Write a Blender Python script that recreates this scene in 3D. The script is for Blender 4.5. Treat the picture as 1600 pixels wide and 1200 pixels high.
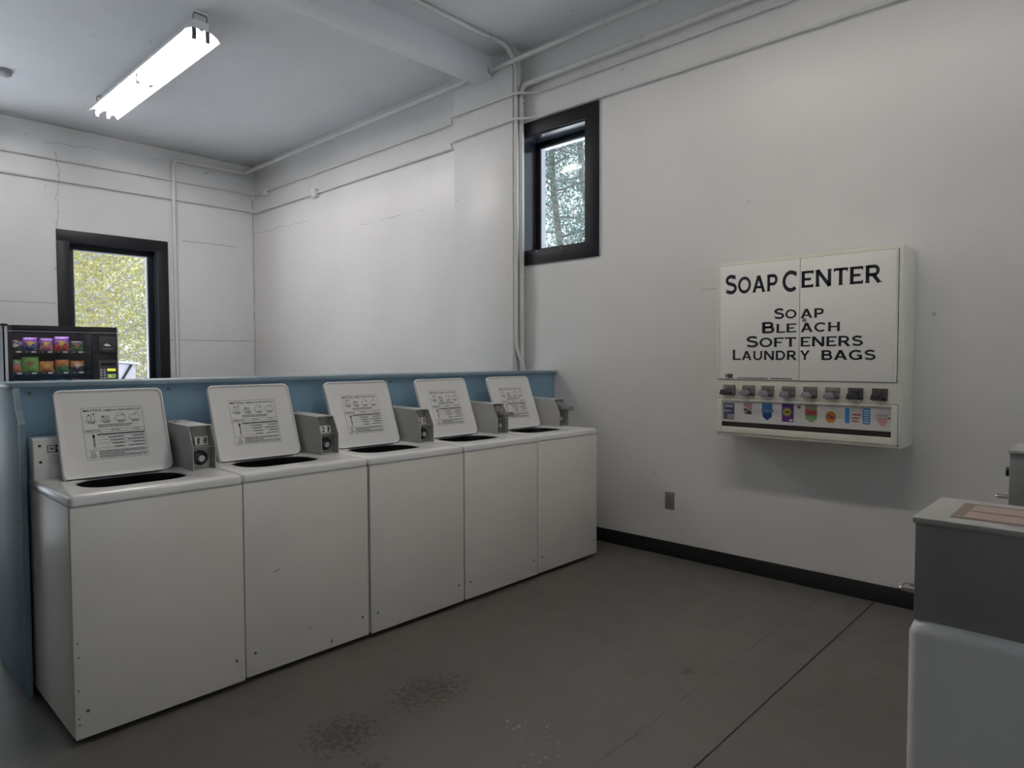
import bpy, bmesh, math, random
from mathutils import Vector, Matrix
for o in list(bpy.data.objects): bpy.data.objects.remove(o)
scene = bpy.context.scene
COL = scene.collection
PI = math.pi
rnd = random.Random(7)

# ------------------------------------------------------------------ camera, world, sun, exposure
cam_d = bpy.data.cameras.new('camera'); cam = bpy.data.objects.new('camera', cam_d); COL.objects.link(cam)
cam_d.sensor_width = 36.0; cam_d.lens = 36.0 * 1050.0 / 1600.0; cam_d.clip_start = 0.02; cam_d.clip_end = 200
_r = Vector((0.68334435, -0.73008951, -0.00313242)); _u = Vector((0.0296567, 0.0234705, 0.99928455)); _f = Vector((0.72949365, 0.68294835, -0.03769048))
M = Matrix((_r, _u, -_f)).transposed().to_4x4(); M.translation = Vector((-4.33646, -2.86880, 1.44277))
cam.matrix_world = M
scene.camera = cam
world = bpy.data.worlds.new('sky'); scene.world = world; world.use_nodes = True
bg = world.node_tree.nodes['Background']; bg.inputs[0].default_value = (0.84, 0.92, 1.0, 1); bg.inputs[1].default_value = 1.5
sun_d = bpy.data.lights.new('sun', 'SUN'); sun_d.energy = 15.0; sun_d.angle = 0.02; sun_d.color = (0.88, 0.94, 1.04)
sun = bpy.data.objects.new('sun', sun_d); COL.objects.link(sun); sun.location = (0, 20, 30)
sun.rotation_euler = Vector((0.0, -0.62, -0.77)).to_track_quat('-Z', 'Y').to_euler()
TUBE_FAR = 68.0; TUBE_NEAR = 31.0
vs = scene.view_settings; vs.view_transform = 'Standard'; vs.look = 'None'; vs.gamma = 1.0; vs.use_curve_mapping = False
vs.exposure = 0.02

# ------------------------------------------------------------------ materials
MATS = {}
def nodes_of(name):
    m = bpy.data.materials.new(name); m.use_nodes = True
    nt = m.node_tree; b = nt.nodes['Principled BSDF']; MATS[name] = m
    return m, nt, b
def N(nt, kind, **kw):
    n = nt.nodes.new(kind)
    for k, v in kw.items(): setattr(n, k, v)
    return n
def L(nt, a, b): nt.links.new(a, b)
def math_node(nt, op, a, b=None, c=None, clamp=False):
    n = N(nt, 'ShaderNodeMath', operation=op); n.use_clamp = clamp
    for i, v in enumerate((a, b, c)):
        if v is None: continue
        if isinstance(v, (int, float)): n.inputs[i].default_value = v
        else: L(nt, v, n.inputs[i])
    return n.outputs[0]
def mixc(nt, fac, a, b):
    n = N(nt, 'ShaderNodeMix', data_type='RGBA')
    if isinstance(fac, (int, float)): n.inputs[0].default_value = fac
    else: L(nt, fac, n.inputs[0])
    for i, v in ((6, a), (7, b)):
        if isinstance(v, tuple): n.inputs[i].default_value = v + (1,) if len(v) == 3 else v
        else: L(nt, v, n.inputs[i])
    return n.outputs[2]
def noise(nt, vec, scale, detail=3, rough=0.5):
    n = N(nt, 'ShaderNodeTexNoise'); n.inputs['Scale'].default_value = scale; n.inputs['Detail'].default_value = detail
    n.inputs['Roughness'].default_value = rough; L(nt, vec, n.inputs['Vector']); return n.outputs['Fac']
def ramp(nt, v, lo, hi):
    n = N(nt, 'ShaderNodeMapRange'); n.inputs[1].default_value = lo; n.inputs[2].default_value = hi; L(nt, v, n.inputs[0]); return n.outputs[0]
def bump(nt, h, strength, dist, b):
    n = N(nt, 'ShaderNodeBump'); n.inputs['Strength'].default_value = strength; n.inputs['Distance'].default_value = dist
    L(nt, h, n.inputs['Height']); L(nt, n.outputs[0], b.inputs['Normal'])
def mat(name, col, rough=0.5, metal=0.0, var=0.06, scale=6.0, spec=0.5, bmp=0.0, bscale=60.0, coat=0.0):
    """painted / plastic / metal surface with slight tonal variation"""
    m, nt, b = nodes_of(name)
    tc = N(nt, 'ShaderNodeTexCoord'); v = tc.outputs['Object']
    nz = noise(nt, v, scale)
    lo = tuple(c * (1 - var) for c in col); hi = tuple(min(1, c * (1 + var)) for c in col)
    L(nt, mixc(nt, ramp(nt, nz, 0.3, 0.7), lo, hi), b.inputs['Base Color'])
    b.inputs['Roughness'].default_value = rough; b.inputs['Metallic'].default_value = metal
    b.inputs['Specular IOR Level'].default_value = spec; b.inputs['Coat Weight'].default_value = coat
    if bmp: bump(nt, noise(nt, v, bscale, 2), bmp, 0.002, b)
    return m
def emit(name, col, strength):
    m, nt, b = nodes_of(name); b.inputs['Base Color'].default_value = col + (1,)
    b.inputs['Emission Color'].default_value = col + (1,); b.inputs['Emission Strength'].default_value = strength; return m
def glass(name, tint=(1, 1, 1), gloss=0.07):
    m = bpy.data.materials.new(name); m.use_nodes = True; nt = m.node_tree; nt.nodes.clear(); MATS[name] = m
    t = N(nt, 'ShaderNodeBsdfTransparent'); t.inputs[0].default_value = tint + (1,)
    g = N(nt, 'ShaderNodeBsdfGlossy'); g.inputs['Roughness'].default_value = 0.03
    mx = N(nt, 'ShaderNodeMixShader'); mx.inputs[0].default_value = gloss
    o = N(nt, 'ShaderNodeOutputMaterial'); L(nt, t.outputs[0], mx.inputs[1]); L(nt, g.outputs[0], mx.inputs[2]); L(nt, mx.outputs[0], o.inputs[0]); return m

def wall_mat(name, col, cracks, rough=0.38, stains=()):
    """semi-gloss painted concrete; cracks = list of (axis_along, a0, a1, axis_level, level, width, wander, density)"""
    m, nt, b = nodes_of(name)
    tc = N(nt, 'ShaderNodeTexCoord'); v = tc.outputs['Object']
    sx = N(nt, 'ShaderNodeSeparateXYZ'); L(nt, v, sx.inputs[0])
    big = noise(nt, v, 0.9, 4); fine = noise(nt, v, 45, 2); mid = noise(nt, v, 5.0, 4, 0.6)
    c = mixc(nt, ramp(nt, big, 0.3, 0.7), tuple(k * 0.95 for k in col), tuple(min(1, k * 1.04) for k in col))
    c = mixc(nt, math_node(nt, 'MULTIPLY', ramp(nt, mid, 0.55, 0.8), 0.10), c, (0.5, 0.47, 0.42))
    sp = ramp(nt, noise(nt, v, 14.0, 2, 0.4), 0.755, 0.79)
    c = mixc(nt, math_node(nt, 'MULTIPLY', sp, 0.45, clamp=True), c, (0.22, 0.2, 0.18))
    wob = noise(nt, v, 3.0, 5, 0.65); gate = noise(nt, v, 4.0, 2)
    tot = None
    for (ax, a0, a1, lx, lev, w, wander, dens) in cracks:
        lv = math_node(nt, 'SUBTRACT', sx.outputs[lx], lev)
        lv = math_node(nt, 'ADD', lv, math_node(nt, 'MULTIPLY', math_node(nt, 'SUBTRACT', wob, 0.5), wander))
        d = math_node(nt, 'ABSOLUTE', lv)
        k = math_node(nt, 'LESS_THAN', d, w)
        k = math_node(nt, 'MULTIPLY', k, math_node(nt, 'GREATER_THAN', sx.outputs[ax], a0))
        k = math_node(nt, 'MULTIPLY', k, math_node(nt, 'LESS_THAN', sx.outputs[ax], a1))
        k = math_node(nt, 'MULTIPLY', k, ramp(nt, gate, 0.62 - dens * 0.4, 0.66 - dens * 0.35))
        k = math_node(nt, 'MINIMUM', math_node(nt, 'MAXIMUM', k, 0.0), 1.0)
        tot = k if tot is None else math_node(nt, 'MAXIMUM', tot, k)
    if tot is not None:
        c = mixc(nt, math_node(nt, 'MULTIPLY', tot, 0.45), c, (0.2, 0.19, 0.18))
    L(nt, c, b.inputs['Base Color'])
    L(nt, math_node(nt, 'ADD', math_node(nt, 'MULTIPLY', mid, 0.12), rough - 0.06), b.inputs['Roughness'])
    h = math_node(nt, 'ADD', math_node(nt, 'MULTIPLY', fine, 0.25), math_node(nt, 'MULTIPLY', noise(nt, v, 2.2, 3), 3.0))
    bump(nt, h, 0.35, 0.006, b)
    return m

wall_right_m = wall_mat('painted_wall_right', (0.765, 0.745, 0.73), [
    (1, 4.6, 5.9, 2, 3.14, 0.004, 0.16, 0.8), (1, 2.4, 3.7, 2, 2.93, 0.004, 0.12, 0.5), (2, 1.48, 2.15, 1, 1.85, 0.004, 0.01, 0.9),
    (1, 0.95, 1.9, 2, 1.2, 0.004, 0.05, 0.7), (1, -0.80, -0.62, 2, 1.92, 0.003, 0.03, 0.6)])
wall_back_m = wall_mat('painted_wall_back', (0.75, 0.745, 0.74), [
    (0, -1.15, 0, 2, 1.69, 0.007, 0.03, 1.2), (0, -6, -2.32, 2, 2.075, 0.006, 0.03, 1.0), (0, -0.95, -0.25, 2, 2.94, 0.006, 0.06, 1.0),
    (2, 2.6, 3.75, 0, -2.28, 0.006, 0.18, 1.0), (0, -3, -0.2, 2, 3.86, 0.005, 0.3, 0.25), (2, 1.2, 3.6, 0, -0.02, 0.012, 0.03, 0.6), (0, -5, -0.0, 2, 4.05, 0.012, 0.02, 1.0)])
wall_plain_m = wall_mat('painted_wall_plain', (0.74, 0.73, 0.70), [])
wall_dark_m = wall_mat('bounce_cut_wall', (0.16, 0.12, 0.085), [])  # unseen left wall, dark colour chosen to cut bounced light
ceiling_m = wall_mat('painted_ceiling', (0.79, 0.80, 0.825), [], rough=0.5)

def floor_mat():
    m, nt, b = nodes_of('grey_floor_paint')
    tc = N(nt, 'ShaderNodeTexCoord'); v = tc.outputs['Object']; sx = N(nt, 'ShaderNodeSeparateXYZ'); L(nt, v, sx.inputs[0])
    big = noise(nt, v, 1.1, 4); mid = noise(nt, v, 7, 4, 0.6); fine = noise(nt, v, 42, 5, 0.75); vf = noise(nt, v, 38, 3, 0.6)
    c = mixc(nt, ramp(nt, big, 0.3, 0.7), (0.120, 0.112, 0.102), (0.142, 0.134, 0.124))
    c = mixc(nt, math_node(nt, 'MULTIPLY', ramp(nt, mid, 0.5, 0.75), 0.25), c, (0.085, 0.08, 0.07))
    def blob(x, y, rx, ry):
        dx = math_node(nt, 'DIVIDE', math_node(nt, 'SUBTRACT', sx.outputs[0], x), rx)
        dy = math_node(nt, 'DIVIDE', math_node(nt, 'SUBTRACT', sx.outputs[1], y), ry)
        d = math_node(nt, 'ADD', math_node(nt, 'MULTIPLY', dx, dx), math_node(nt, 'MULTIPLY', dy, dy))
        return math_node(nt, 'SUBTRACT', 1.0, d, clamp=True)
    worn = math_node(nt, 'MAXIMUM', blob(-2.50, -0.64, 0.34, 0.24), blob(-2.93, -0.66, 0.26, 0.24))
    worn = math_node(nt, 'MAXIMUM', worn, blob(-3.02, -0.92, 0.16, 0.10))
    worn = math_node(nt, 'MAXIMUM', worn, blob(-1.57, -1.38, 0.07, 0.06))
    worn = math_node(nt, 'MAXIMUM', worn, blob(-1.0, -0.62, 0.025, 0.02))
    wn = math_node(nt, 'ADD', math_node(nt, 'MULTIPLY', worn, 0.27), fine)
    wk = math_node(nt, 'MULTIPLY', ramp(nt, wn, 0.68, 0.78), math_node(nt, 'GREATER_THAN', worn, 0.001))
    wk = math_node(nt, 'MINIMUM', math_node(nt, 'MAXIMUM', wk, 0.0), 1.0)
    c = mixc(nt, math_node(nt, 'MULTIPLY', wk, 0.8), c, (0.042, 0.037, 0.026))
    pal = math_node(nt, 'MAXIMUM', blob(-2.42, -1.14, 0.16, 0.34), blob(-2.58, -1.33, 0.26, 0.16))
    pn = math_node(nt, 'ADD', math_node(nt, 'MULTIPLY', pal, 0.16), vf)
    pk = math_node(nt, 'MULTIPLY', ramp(nt, pn, 0.775, 0.80), math_node(nt, 'GREATER_THAN', pal, 0.001))
    pk = math_node(nt, 'MINIMUM', math_node(nt, 'MAXIMUM', pk, 0.0), 1.0)
    c = mixc(nt, math_node(nt, 'MULTIPLY', pk, 0.55), c, (0.42, 0.40, 0.36))
    spk = ramp(nt, noise(nt, v, 60, 1, 0.3), 0.80, 0.83)
    c = mixc(nt, math_node(nt, 'MULTIPLY', spk, 0.4, clamp=True), c, (0.4, 0.39, 0.36))
    # hairline repaired crack beside the saw cut
    wob = noise(nt, v, 4, 5, 0.7)
    lv = math_node(nt, 'ADD', math_node(nt, 'SUBTRACT', sx.outputs[1], -1.485), math_node(nt, 'MULTIPLY', math_node(nt, 'SUBTRACT', wob, 0.5), 0.03))
    k = math_node(nt, 'LESS_THAN', math_node(nt, 'ABSOLUTE', lv), 0.0045)
    k = math_node(nt, 'MULTIPLY', k, ramp(nt, noise(nt, v, 6, 3), 0.36, 0.6))
    c = mixc(nt, math_node(nt, 'MULTIPLY', k, 0.75, clamp=True), c, (0.045, 0.042, 0.034))
    L(nt, c, b.inputs['Base Color'])
    L(nt, math_node(nt, 'ADD', math_node(nt, 'MULTIPLY', mid, 0.22), 0.30), b.inputs['Roughness'])
    bump(nt, math_node(nt, 'ADD', math_node(nt, 'MULTIPLY', fine, 0.3), math_node(nt, 'SUBTRACT', noise(nt, v, 3, 3), math_node(nt, 'MULTIPLY', wk, 0.5))), 0.25, 0.004, b)
    return m
floor_m = floor_mat()
black_trim = mat('black_trim_paint', (0.009, 0.0095, 0.012), 0.5, var=0.15, spec=0.3)
jamb_m = mat('glossy_jamb_sky_tint', (0.022, 0.025, 0.034), 0.16, var=0.1)  # trim black made lighter and bluer, sky glare put into the colour
baseboard_m = mat('black_rubber_base', (0.010, 0.010, 0.011), 0.6, var=0.2)
pipe_m = mat('painted_pipe', (0.72, 0.71, 0.68), 0.4, var=0.06, scale=3)
enamel = mat('white_enamel', (0.84, 0.80, 0.74), 0.28, var=0.03, scale=2.5)
enamel_top = mat('white_enamel_top', (0.80, 0.795, 0.78), 0.26, var=0.03, scale=3)
lid_m = mat('lid_enamel', (0.86, 0.845, 0.825), 0.35, var=0.03, scale=4)
dark_rim = mat('worn_dark_edge', (0.06, 0.055, 0.05), 0.7, var=0.3, scale=20)
box_grey = mat('coin_box_paint', (0.50, 0.50, 0.49), 0.45, var=0.05, scale=9)
box_dark = mat('meter_case_grey', (0.29, 0.285, 0.275), 0.5, var=0.06, scale=9)
box_topm = mat('meter_case_lid', (0.42, 0.42, 0.40), 0.5, var=0.05)
recess_m = mat('recess_metal', (0.34, 0.325, 0.30), 0.4, metal=0.4, var=0.2, scale=14)
steel = mat('brushed_steel', (0.62, 0.61, 0.6), 0.28, metal=1.0, var=0.08, scale=20)
chrome = mat('worn_chrome', (0.7, 0.66, 0.62), 0.18, metal=1.0, var=0.1, scale=20)
zinc = mat('grey_slide_metal', (0.36, 0.345, 0.34), 0.4, metal=0.7, var=0.25, scale=40)
zinc_dark = mat('dark_slide_metal', (0.15, 0.14, 0.14), 0.4, metal=0.6, var=0.25, scale=40)
black_m = mat('black_plastic', (0.012, 0.012, 0.013), 0.4, var=0.2)
ink = mat('black_ink', (0.02, 0.02, 0.022), 0.6, var=0.1)
ink_navy = mat('navy_ink', (0.010, 0.012, 0.022), 0.5, var=0.1)
tag_white = mat('tag_white', (0.78, 0.77, 0.73), 0.5, var=0.04)
tub_m = mat('tub_dark', (0.018, 0.018, 0.019), 0.4, var=0.2)
bulk_blue = mat('blue_laminate', (0.22, 0.36, 0.47), 0.55, var=0.06, scale=2.0)
bulk_edge = mat('blue_edge_paint', (0.21, 0.30, 0.355), 0.42, var=0.06)
soap_m = mat('cream_cabinet_paint', (0.80, 0.77, 0.67), 0.4, var=0.025, scale=3)
soap_door = mat('cream_door_paint', (0.90, 0.87, 0.82), 0.33, var=0.025, scale=2)
plate_m = mat('soap_coin_plate', (0.20, 0.185, 0.18), 0.45, metal=0.2, var=0.35, scale=60)
plate_dk = mat('soap_coin_plate_dark', (0.085, 0.078, 0.078), 0.45, metal=0.2, var=0.3, scale=60)
slide_lt = mat('soap_slide_light', (0.36, 0.34, 0.38), 0.35, metal=0.4, var=0.2, scale=60)
slide_dk = mat('soap_slide_dark', (0.06, 0.055, 0.065), 0.35, metal=0.3, var=0.3, scale=60)
gap_m = mat('dark_gap', (0.03, 0.028, 0.024), 0.8)
slot_m = mat('black_slot', (0.02, 0.017, 0.013), 0.6)
card_w = mat('card_white', (0.66, 0.64, 0.62), 0.4, var=0.03)
outlet_m = mat('brown_grey_outlet', (0.22, 0.205, 0.175), 0.45, var=0.06)
reflector_m = mat('white_reflector', (0.88, 0.88, 0.86), 0.35, var=0.01)
tube_far = emit('fluorescent_tube_far', (1.0, 0.975, 0.96), TUBE_FAR); tube_near = emit('fluorescent_tube_near', (1.0, 0.93, 0.84), TUBE_NEAR)
alu = mat('anodised_frame', (0.45, 0.47, 0.52), 0.35, metal=0.6, var=0.06)
pane_m = glass('window_glass', (0.97, 0.985, 0.99), 0.025)
vend_glass = glass('vending_glass', (0.92, 0.92, 0.93), 0.05)
vend_black = mat('vending_black', (0.011, 0.011, 0.013), 0.6, var=0.15, spec=0.25)
vend_panel = mat('vending_panel', (0.030, 0.030, 0.034), 0.45, var=0.1)
vend_grey = mat('vending_grey_strip', (0.42, 0.42, 0.45), 0.4, var=0.05)
vend_in = mat('vending_inside', (0.03, 0.028, 0.033), 0.5, var=0.1)
led_m = emit('vending_led', (0.92, 0.82, 1.0), 12.0)
lcd_y = emit('lcd_yellow', (0.75, 0.80, 0.08), 0.55)
lcd_g = emit('lcd_green', (0.55, 0.75, 0.25), 0.35)

# ------------------------------------------------------------------ mesh helpers
class MB:
    def __init__(s): s.v = []; s.f = []; s.m = []; s.mi = 0
    def add(s, vs, fs):
        o = len(s.v); s.v += [tuple(p) for p in vs]
        for f in fs: s.f.append(tuple(i + o for i in f)); s.m.append(s.mi)
        return s
    def mat(s, i): s.mi = i; return s
    def box(s, x0, x1, y0, y1, z0, z1):
        return s.add([(x0,y0,z0),(x1,y0,z0),(x1,y1,z0),(x0,y1,z0),(x0,y0,z1),(x1,y0,z1),(x1,y1,z1),(x0,y1,z1)],
              [(0,3,2,1),(4,5,6,7),(0,1,5,4),(1,2,6,5),(2,3,7,6),(3,0,4,7)])
    def prism(s, poly, axis, a, b):
        """poly: 2D points in the other two axes (cyclic order), extruded from a to b along axis"""
        n = len(poly)
        def P(p, t):
            return {'X': (t, p[0], p[1]), 'Y': (p[0], t, p[1]), 'Z': (p[0], p[1], t)}[axis]
        vs = [P(p, a) for p in poly] + [P(p, b) for p in poly]
        fs = [tuple(range(n))[::-1], tuple(range(n, 2*n))] + [(i, (i+1) % n, n+(i+1) % n, n+i) for i in range(n)]
        return s.add(vs, fs)
    def loft(s, rings, cap0=False, cap1=False):
        n = len(rings[0]); vs = [p for r in rings for p in r]; fs = []
        for k in range(len(rings)-1):
            for i in range(n):
                j = (i+1) % n; fs.append((k*n+i, k*n+j, (k+1)*n+j, (k+1)*n+i))
        if cap0: fs.append(tuple(range(n))[::-1])
        if cap1: fs.append(tuple(range((len(rings)-1)*n, len(rings)*n)))
        return s.add(vs, fs)
    def tube(s, pts, r, n=10, cap=True):
        pts = [Vector(p) for p in pts]; rings = []
        t0 = (pts[1]-pts[0]).normalized(); a = Vector((0,0,1)) if abs(t0.z) < 0.9 else Vector((1,0,0))
        nrm = t0.cross(a).normalized()
        for i, p in enumerate(pts):
            t = (pts[min(i+1, len(pts)-1)]-pts[max(i-1, 0)]).normalized()
            nrm = (nrm - t*nrm.dot(t)).normalized(); bi = t.cross(nrm)
            rr = r[i] if isinstance(r, (list, tuple)) else r
            rings.append([tuple(p + (nrm*math.cos(2*PI*k/n) + bi*math.sin(2*PI*k/n))*rr) for k in range(n)])
        return s.loft(rings, cap, cap)
    def cyl(s, p0, p1, r, n=14): return s.tube([p0, p1], r, n)
    def lathe(s, prof, org, axis='Z', n=18, caps=True):
        rings = []
        for (r, h) in prof:
            ring = []
            for k in range(n):
                c, q = math.cos(2*PI*k/n)*r, math.sin(2*PI*k/n)*r
                ring.append({'Z': (org[0]+c, org[1]+q, org[2]+h), 'Y': (org[0]+c, org[1]+h, org[2]+q), 'X': (org[0]+h, org[1]+c, org[2]+q)}[axis])
            rings.append(ring)
        return s.loft(rings, caps, caps)
    def mesh(s, name, mats, bevel=0, seg=2, smooth=38):
        me = bpy.data.meshes.new(name); me.from_pydata(s.v, [], s.f)
        if not isinstance(mats, (list, tuple)): mats = [mats]
        for m in mats: me.materials.append(m)
        for p, i in zip(me.polygons, s.m): p.material_index = i
        bm = bmesh.new(); bm.from_mesh(me)
        bmesh.ops.remove_doubles(bm, verts=bm.verts, dist=1e-6)
        bmesh.ops.recalc_face_normals(bm, faces=bm.faces)
        if bevel:
            es = [e for e in bm.edges if len(e.link_faces) == 2 and e.calc_face_angle(0) > math.radians(30)]
            bmesh.ops.bevel(bm, geom=es, offset=bevel, segments=seg, profile=0.5, affect='EDGES', clamp_overlap=True)
        for f in bm.faces: f.smooth = True
        lim = math.radians(smooth)
        for e in bm.edges: e.smooth = len(e.link_faces) == 2 and e.calc_face_angle(0) < lim
        bm.to_mesh(me); bm.free(); return me
    def flat(s, name, mats):
        me = bpy.data.meshes.new(name); me.from_pydata(s.v, [], s.f)
        if not isinstance(mats, (list, tuple)): mats = [mats]
        for m in mats: me.materials.append(m)
        for p, i in zip(me.polygons, s.m): p.material_index = i
        return me
def obj(name, me, parent=None, loc=(0,0,0), rot=(0,0,0)):
    o = bpy.data.objects.new(name, me); COL.objects.link(o); o.location = loc; o.rotation_euler = rot
    if parent: o.parent = parent
    return o
def thing(name, label, cat, loc=(0,0,0), rotz=0, group=None):
    o = bpy.data.objects.new(name, None); COL.objects.link(o); o.location = loc; o.rotation_euler = (0,0,rotz); o.empty_display_size = 0.1
    return tag(o, label, cat, group)
def tag(o, label, cat, group=None):
    o['label'] = label; o['category'] = cat
    if group: o['group'] = group
    return o
def struct(o, label=None):
    o['kind'] = 'structure'
    if label: o['label'] = label
    return o
def rrect(x0, x1, y0, y1, r, z, k=5):
    pts = []
    for cx, cy, a0 in ((x1-r, y1-r, 0), (x0+r, y1-r, PI/2), (x0+r, y0+r, PI), (x1-r, y0+r, 1.5*PI)):
        for i in range(k+1):
            a = a0 + PI/2*i/k; pts.append((cx+r*math.cos(a), cy+r*math.sin(a), z))
    return pts
def fillet(pts, r, k=6):
    """round the corners of a polyline"""
    P = [Vector(p) for p in pts]; out = [P[0]]
    for i in range(1, len(P)-1):
        a = (P[i-1]-P[i]); b = (P[i+1]-P[i]); d = min(r, a.length*0.45, b.length*0.45)
        p0 = P[i]+a.normalized()*d; p1 = P[i]+b.normalized()*d
        for j in range(k+1):
            t = j/k; out.append(p0*(1-t)**2 + P[i]*2*t*(1-t) + p1*t*t)
    out.append(P[-1]); return out

# text as flat meshes (built-in font)
_tc = {}
def text_geo(body, bold=0.0):
    key = (body, bold)
    if key not in _tc:
        cu = bpy.data.curves.new('t', 'FONT'); cu.body = body; cu.size = 1.0; cu.offset = bold; cu.resolution_u = 2
        o = bpy.data.objects.new('t', cu); COL.objects.link(o)
        dg = bpy.context.evaluated_depsgraph_get(); me = o.evaluated_get(dg).to_mesh()
        vs_ = [(p.co.x, p.co.y) for p in me.vertices]; fs = [tuple(p.vertices) for p in me.polygons]
        o.evaluated_get(dg).to_mesh_clear(); bpy.data.objects.remove(o); bpy.data.curves.remove(cu)
        x0 = min(v[0] for v in vs_); x1 = max(v[0] for v in vs_); y0 = min(v[1] for v in vs_); y1 = max(v[1] for v in vs_)
        _tc[key] = ([((a-x0)/(x1-x0), (b-y0)/(y1-y0)) for a, b in vs_], fs)
    return _tc[key]
def put_text(mb, body, x0, x1, y0, y1, place, bold=0.0, slant=0.0):
    vs_, fs = text_geo(body, bold)
    mb.add([place(x0+(x1-x0)*a+slant*b*(y1-y0), y0+(y1-y0)*b) for a, b in vs_], fs)
def rect2(mb, x0, x1, y0, y1, place):
    mb.add([place(x0,y0), place(x1,y0), place(x1,y1), place(x0,y1)], [(0,1,2,3)])
def poly2(mb, pts, place): mb.add([place(*p) for p in pts], [tuple(range(len(pts)))])
def line2(mb, x0, y0, x1, y1, w, place):
    d = Vector((x1-x0, y1-y0)); n = Vector((-d.y, d.x)).normalized()*w/2
    poly2(mb, [(x0+n.x, y0+n.y), (x0-n.x, y0-n.y), (x1-n.x, y1-n.y), (x1+n.x, y1+n.y)], place)
def ell2(mb, cx, cy, rx, ry, place, n=20): poly2(mb, [(cx+rx*math.cos(2*PI*i/n), cy+ry*math.sin(2*PI*i/n)) for i in range(n)], place)
def words(mb, x0, x1, y, h, place, r):
    """a line of print too small to read: word-length marks"""
    x = x0
    while x < x1-0.002:
        w = min(r.uniform(0.004, 0.013), x1-x); rect2(mb, x, x+w, y, y+h, place); x += w + 0.0018

# ------------------------------------------------------------------ room shell
ZC = 4.068; YB = 5.98; XL = -9.0; YF = -6.0; T = 0.25
fb = MB(); g = -1.752; gw = 0.004
prof = [(YF-T, 0), (g-gw, 0), (g-gw*0.6, -0.007), (g+gw*0.6, -0.007), (g+gw, 0), (YB+T, 0), (YB+T, -0.15), (YF-T, -0.15)]
fb.prism(prof, 'X', XL-T, T)
struct(obj('floor', fb.mesh('floor', floor_m, smooth=20)), 'worn dark grey painted concrete floor with a saw-cut joint')
struct(obj('ceiling', MB().box(XL-T, T, YF-T, YB+T, ZC, ZC+0.2).mesh('ceiling', ceiling_m)), 'grey-white painted ceiling')
wy0, wy1, wz0, wz1 = 0.38, 1.065, 2.359, 3.333
w = MB(); w.box(0, T, YF-T, wy0, 0, ZC).box(0, T, wy1, YB+T, 0, ZC).box(0, T, wy0, wy1, 0, wz0).box(0, T, wy0, wy1, wz1, ZC)
struct(obj('wall_right', w.mesh('wall_right', wall_right_m)), 'off-white painted wall carrying the soap vending cabinet')
bx0, bx1, bz0, bz1 = -2.18, -1.25, 0.95, 2.78
bws = [(-5.6, -3.02)]; bwz = (0.25, 3.5)  # opening added out of view, lets daylight up to the ceiling
w = MB(); w.box(bx1, 0, YB, YB+T, 0, ZC).box(bx0, bx1, YB, YB+T, 0, bz0).box(bx0, bx1, YB, YB+T, bz1, ZC); prev = XL-T
for a, b in bws: w.box(prev, a, YB, YB+T, 0, ZC).box(a, b, YB, YB+T, 0, bwz[0]).box(a, b, YB, YB+T, bwz[1], ZC); prev = b
w.box(prev, bx0, YB, YB+T, 0, ZC)
struct(obj('wall_back', w.mesh('wall_back', wall_back_m)), 'cracked off-white wall behind the snack machine')
lw0, lw1 = -5.7, -4.7  # opening added out of view for fill light from the left
w = MB().box(XL-T, XL, YF-T, lw0, 0, ZC).box(XL-T, XL, lw1, YB+T, 0, ZC).box(XL-T, XL, lw0, lw1, 0, 0.8).box(XL-T, XL, lw0, lw1, 2.8, ZC)
struct(obj('wall_left', w.mesh('wall_left', wall_dark_m)), 'unseen wall opposite the soap cabinet, darkened to cut bounced light')
fws = [(-4.4, -1.0)]  # opening added behind the camera to fill the washer fronts
w = MB(); prev = XL-T
for a, b in fws: w.box(prev, a, YF-T, YF, 0, ZC).box(a, b, YF-T, YF, 0, 0.9).box(a, b, YF-T, YF, 2.7, ZC); prev = b
w.box(prev, T, YF-T, YF, 0, ZC)
struct(obj('wall_front', w.mesh('wall_front', wall_plain_m)), 'off-white wall behind the viewer with a window opening added for light')
struct(obj('trim_1', MB().box(-0.12, 0, 1.068, 1.80, 0, ZC).mesh('pilaster', wall_right_m, bevel=0.004)), 'shallow painted pilaster on the right wall beside the window')
struct(obj('trim_2', MB().box(XL, -0.0, 1.31, 1.50, ZC-0.2, ZC).mesh('beam', ceiling_m, bevel=0.004)), 'painted concrete ceiling beam')
struct(obj('baseboard_right', MB().box(-0.012, 0, YF, 0.72, 0, 0.105).mesh('baseboard', baseboard_m, bevel=0.003)), 'black rubber baseboard along the right wall')

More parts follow.
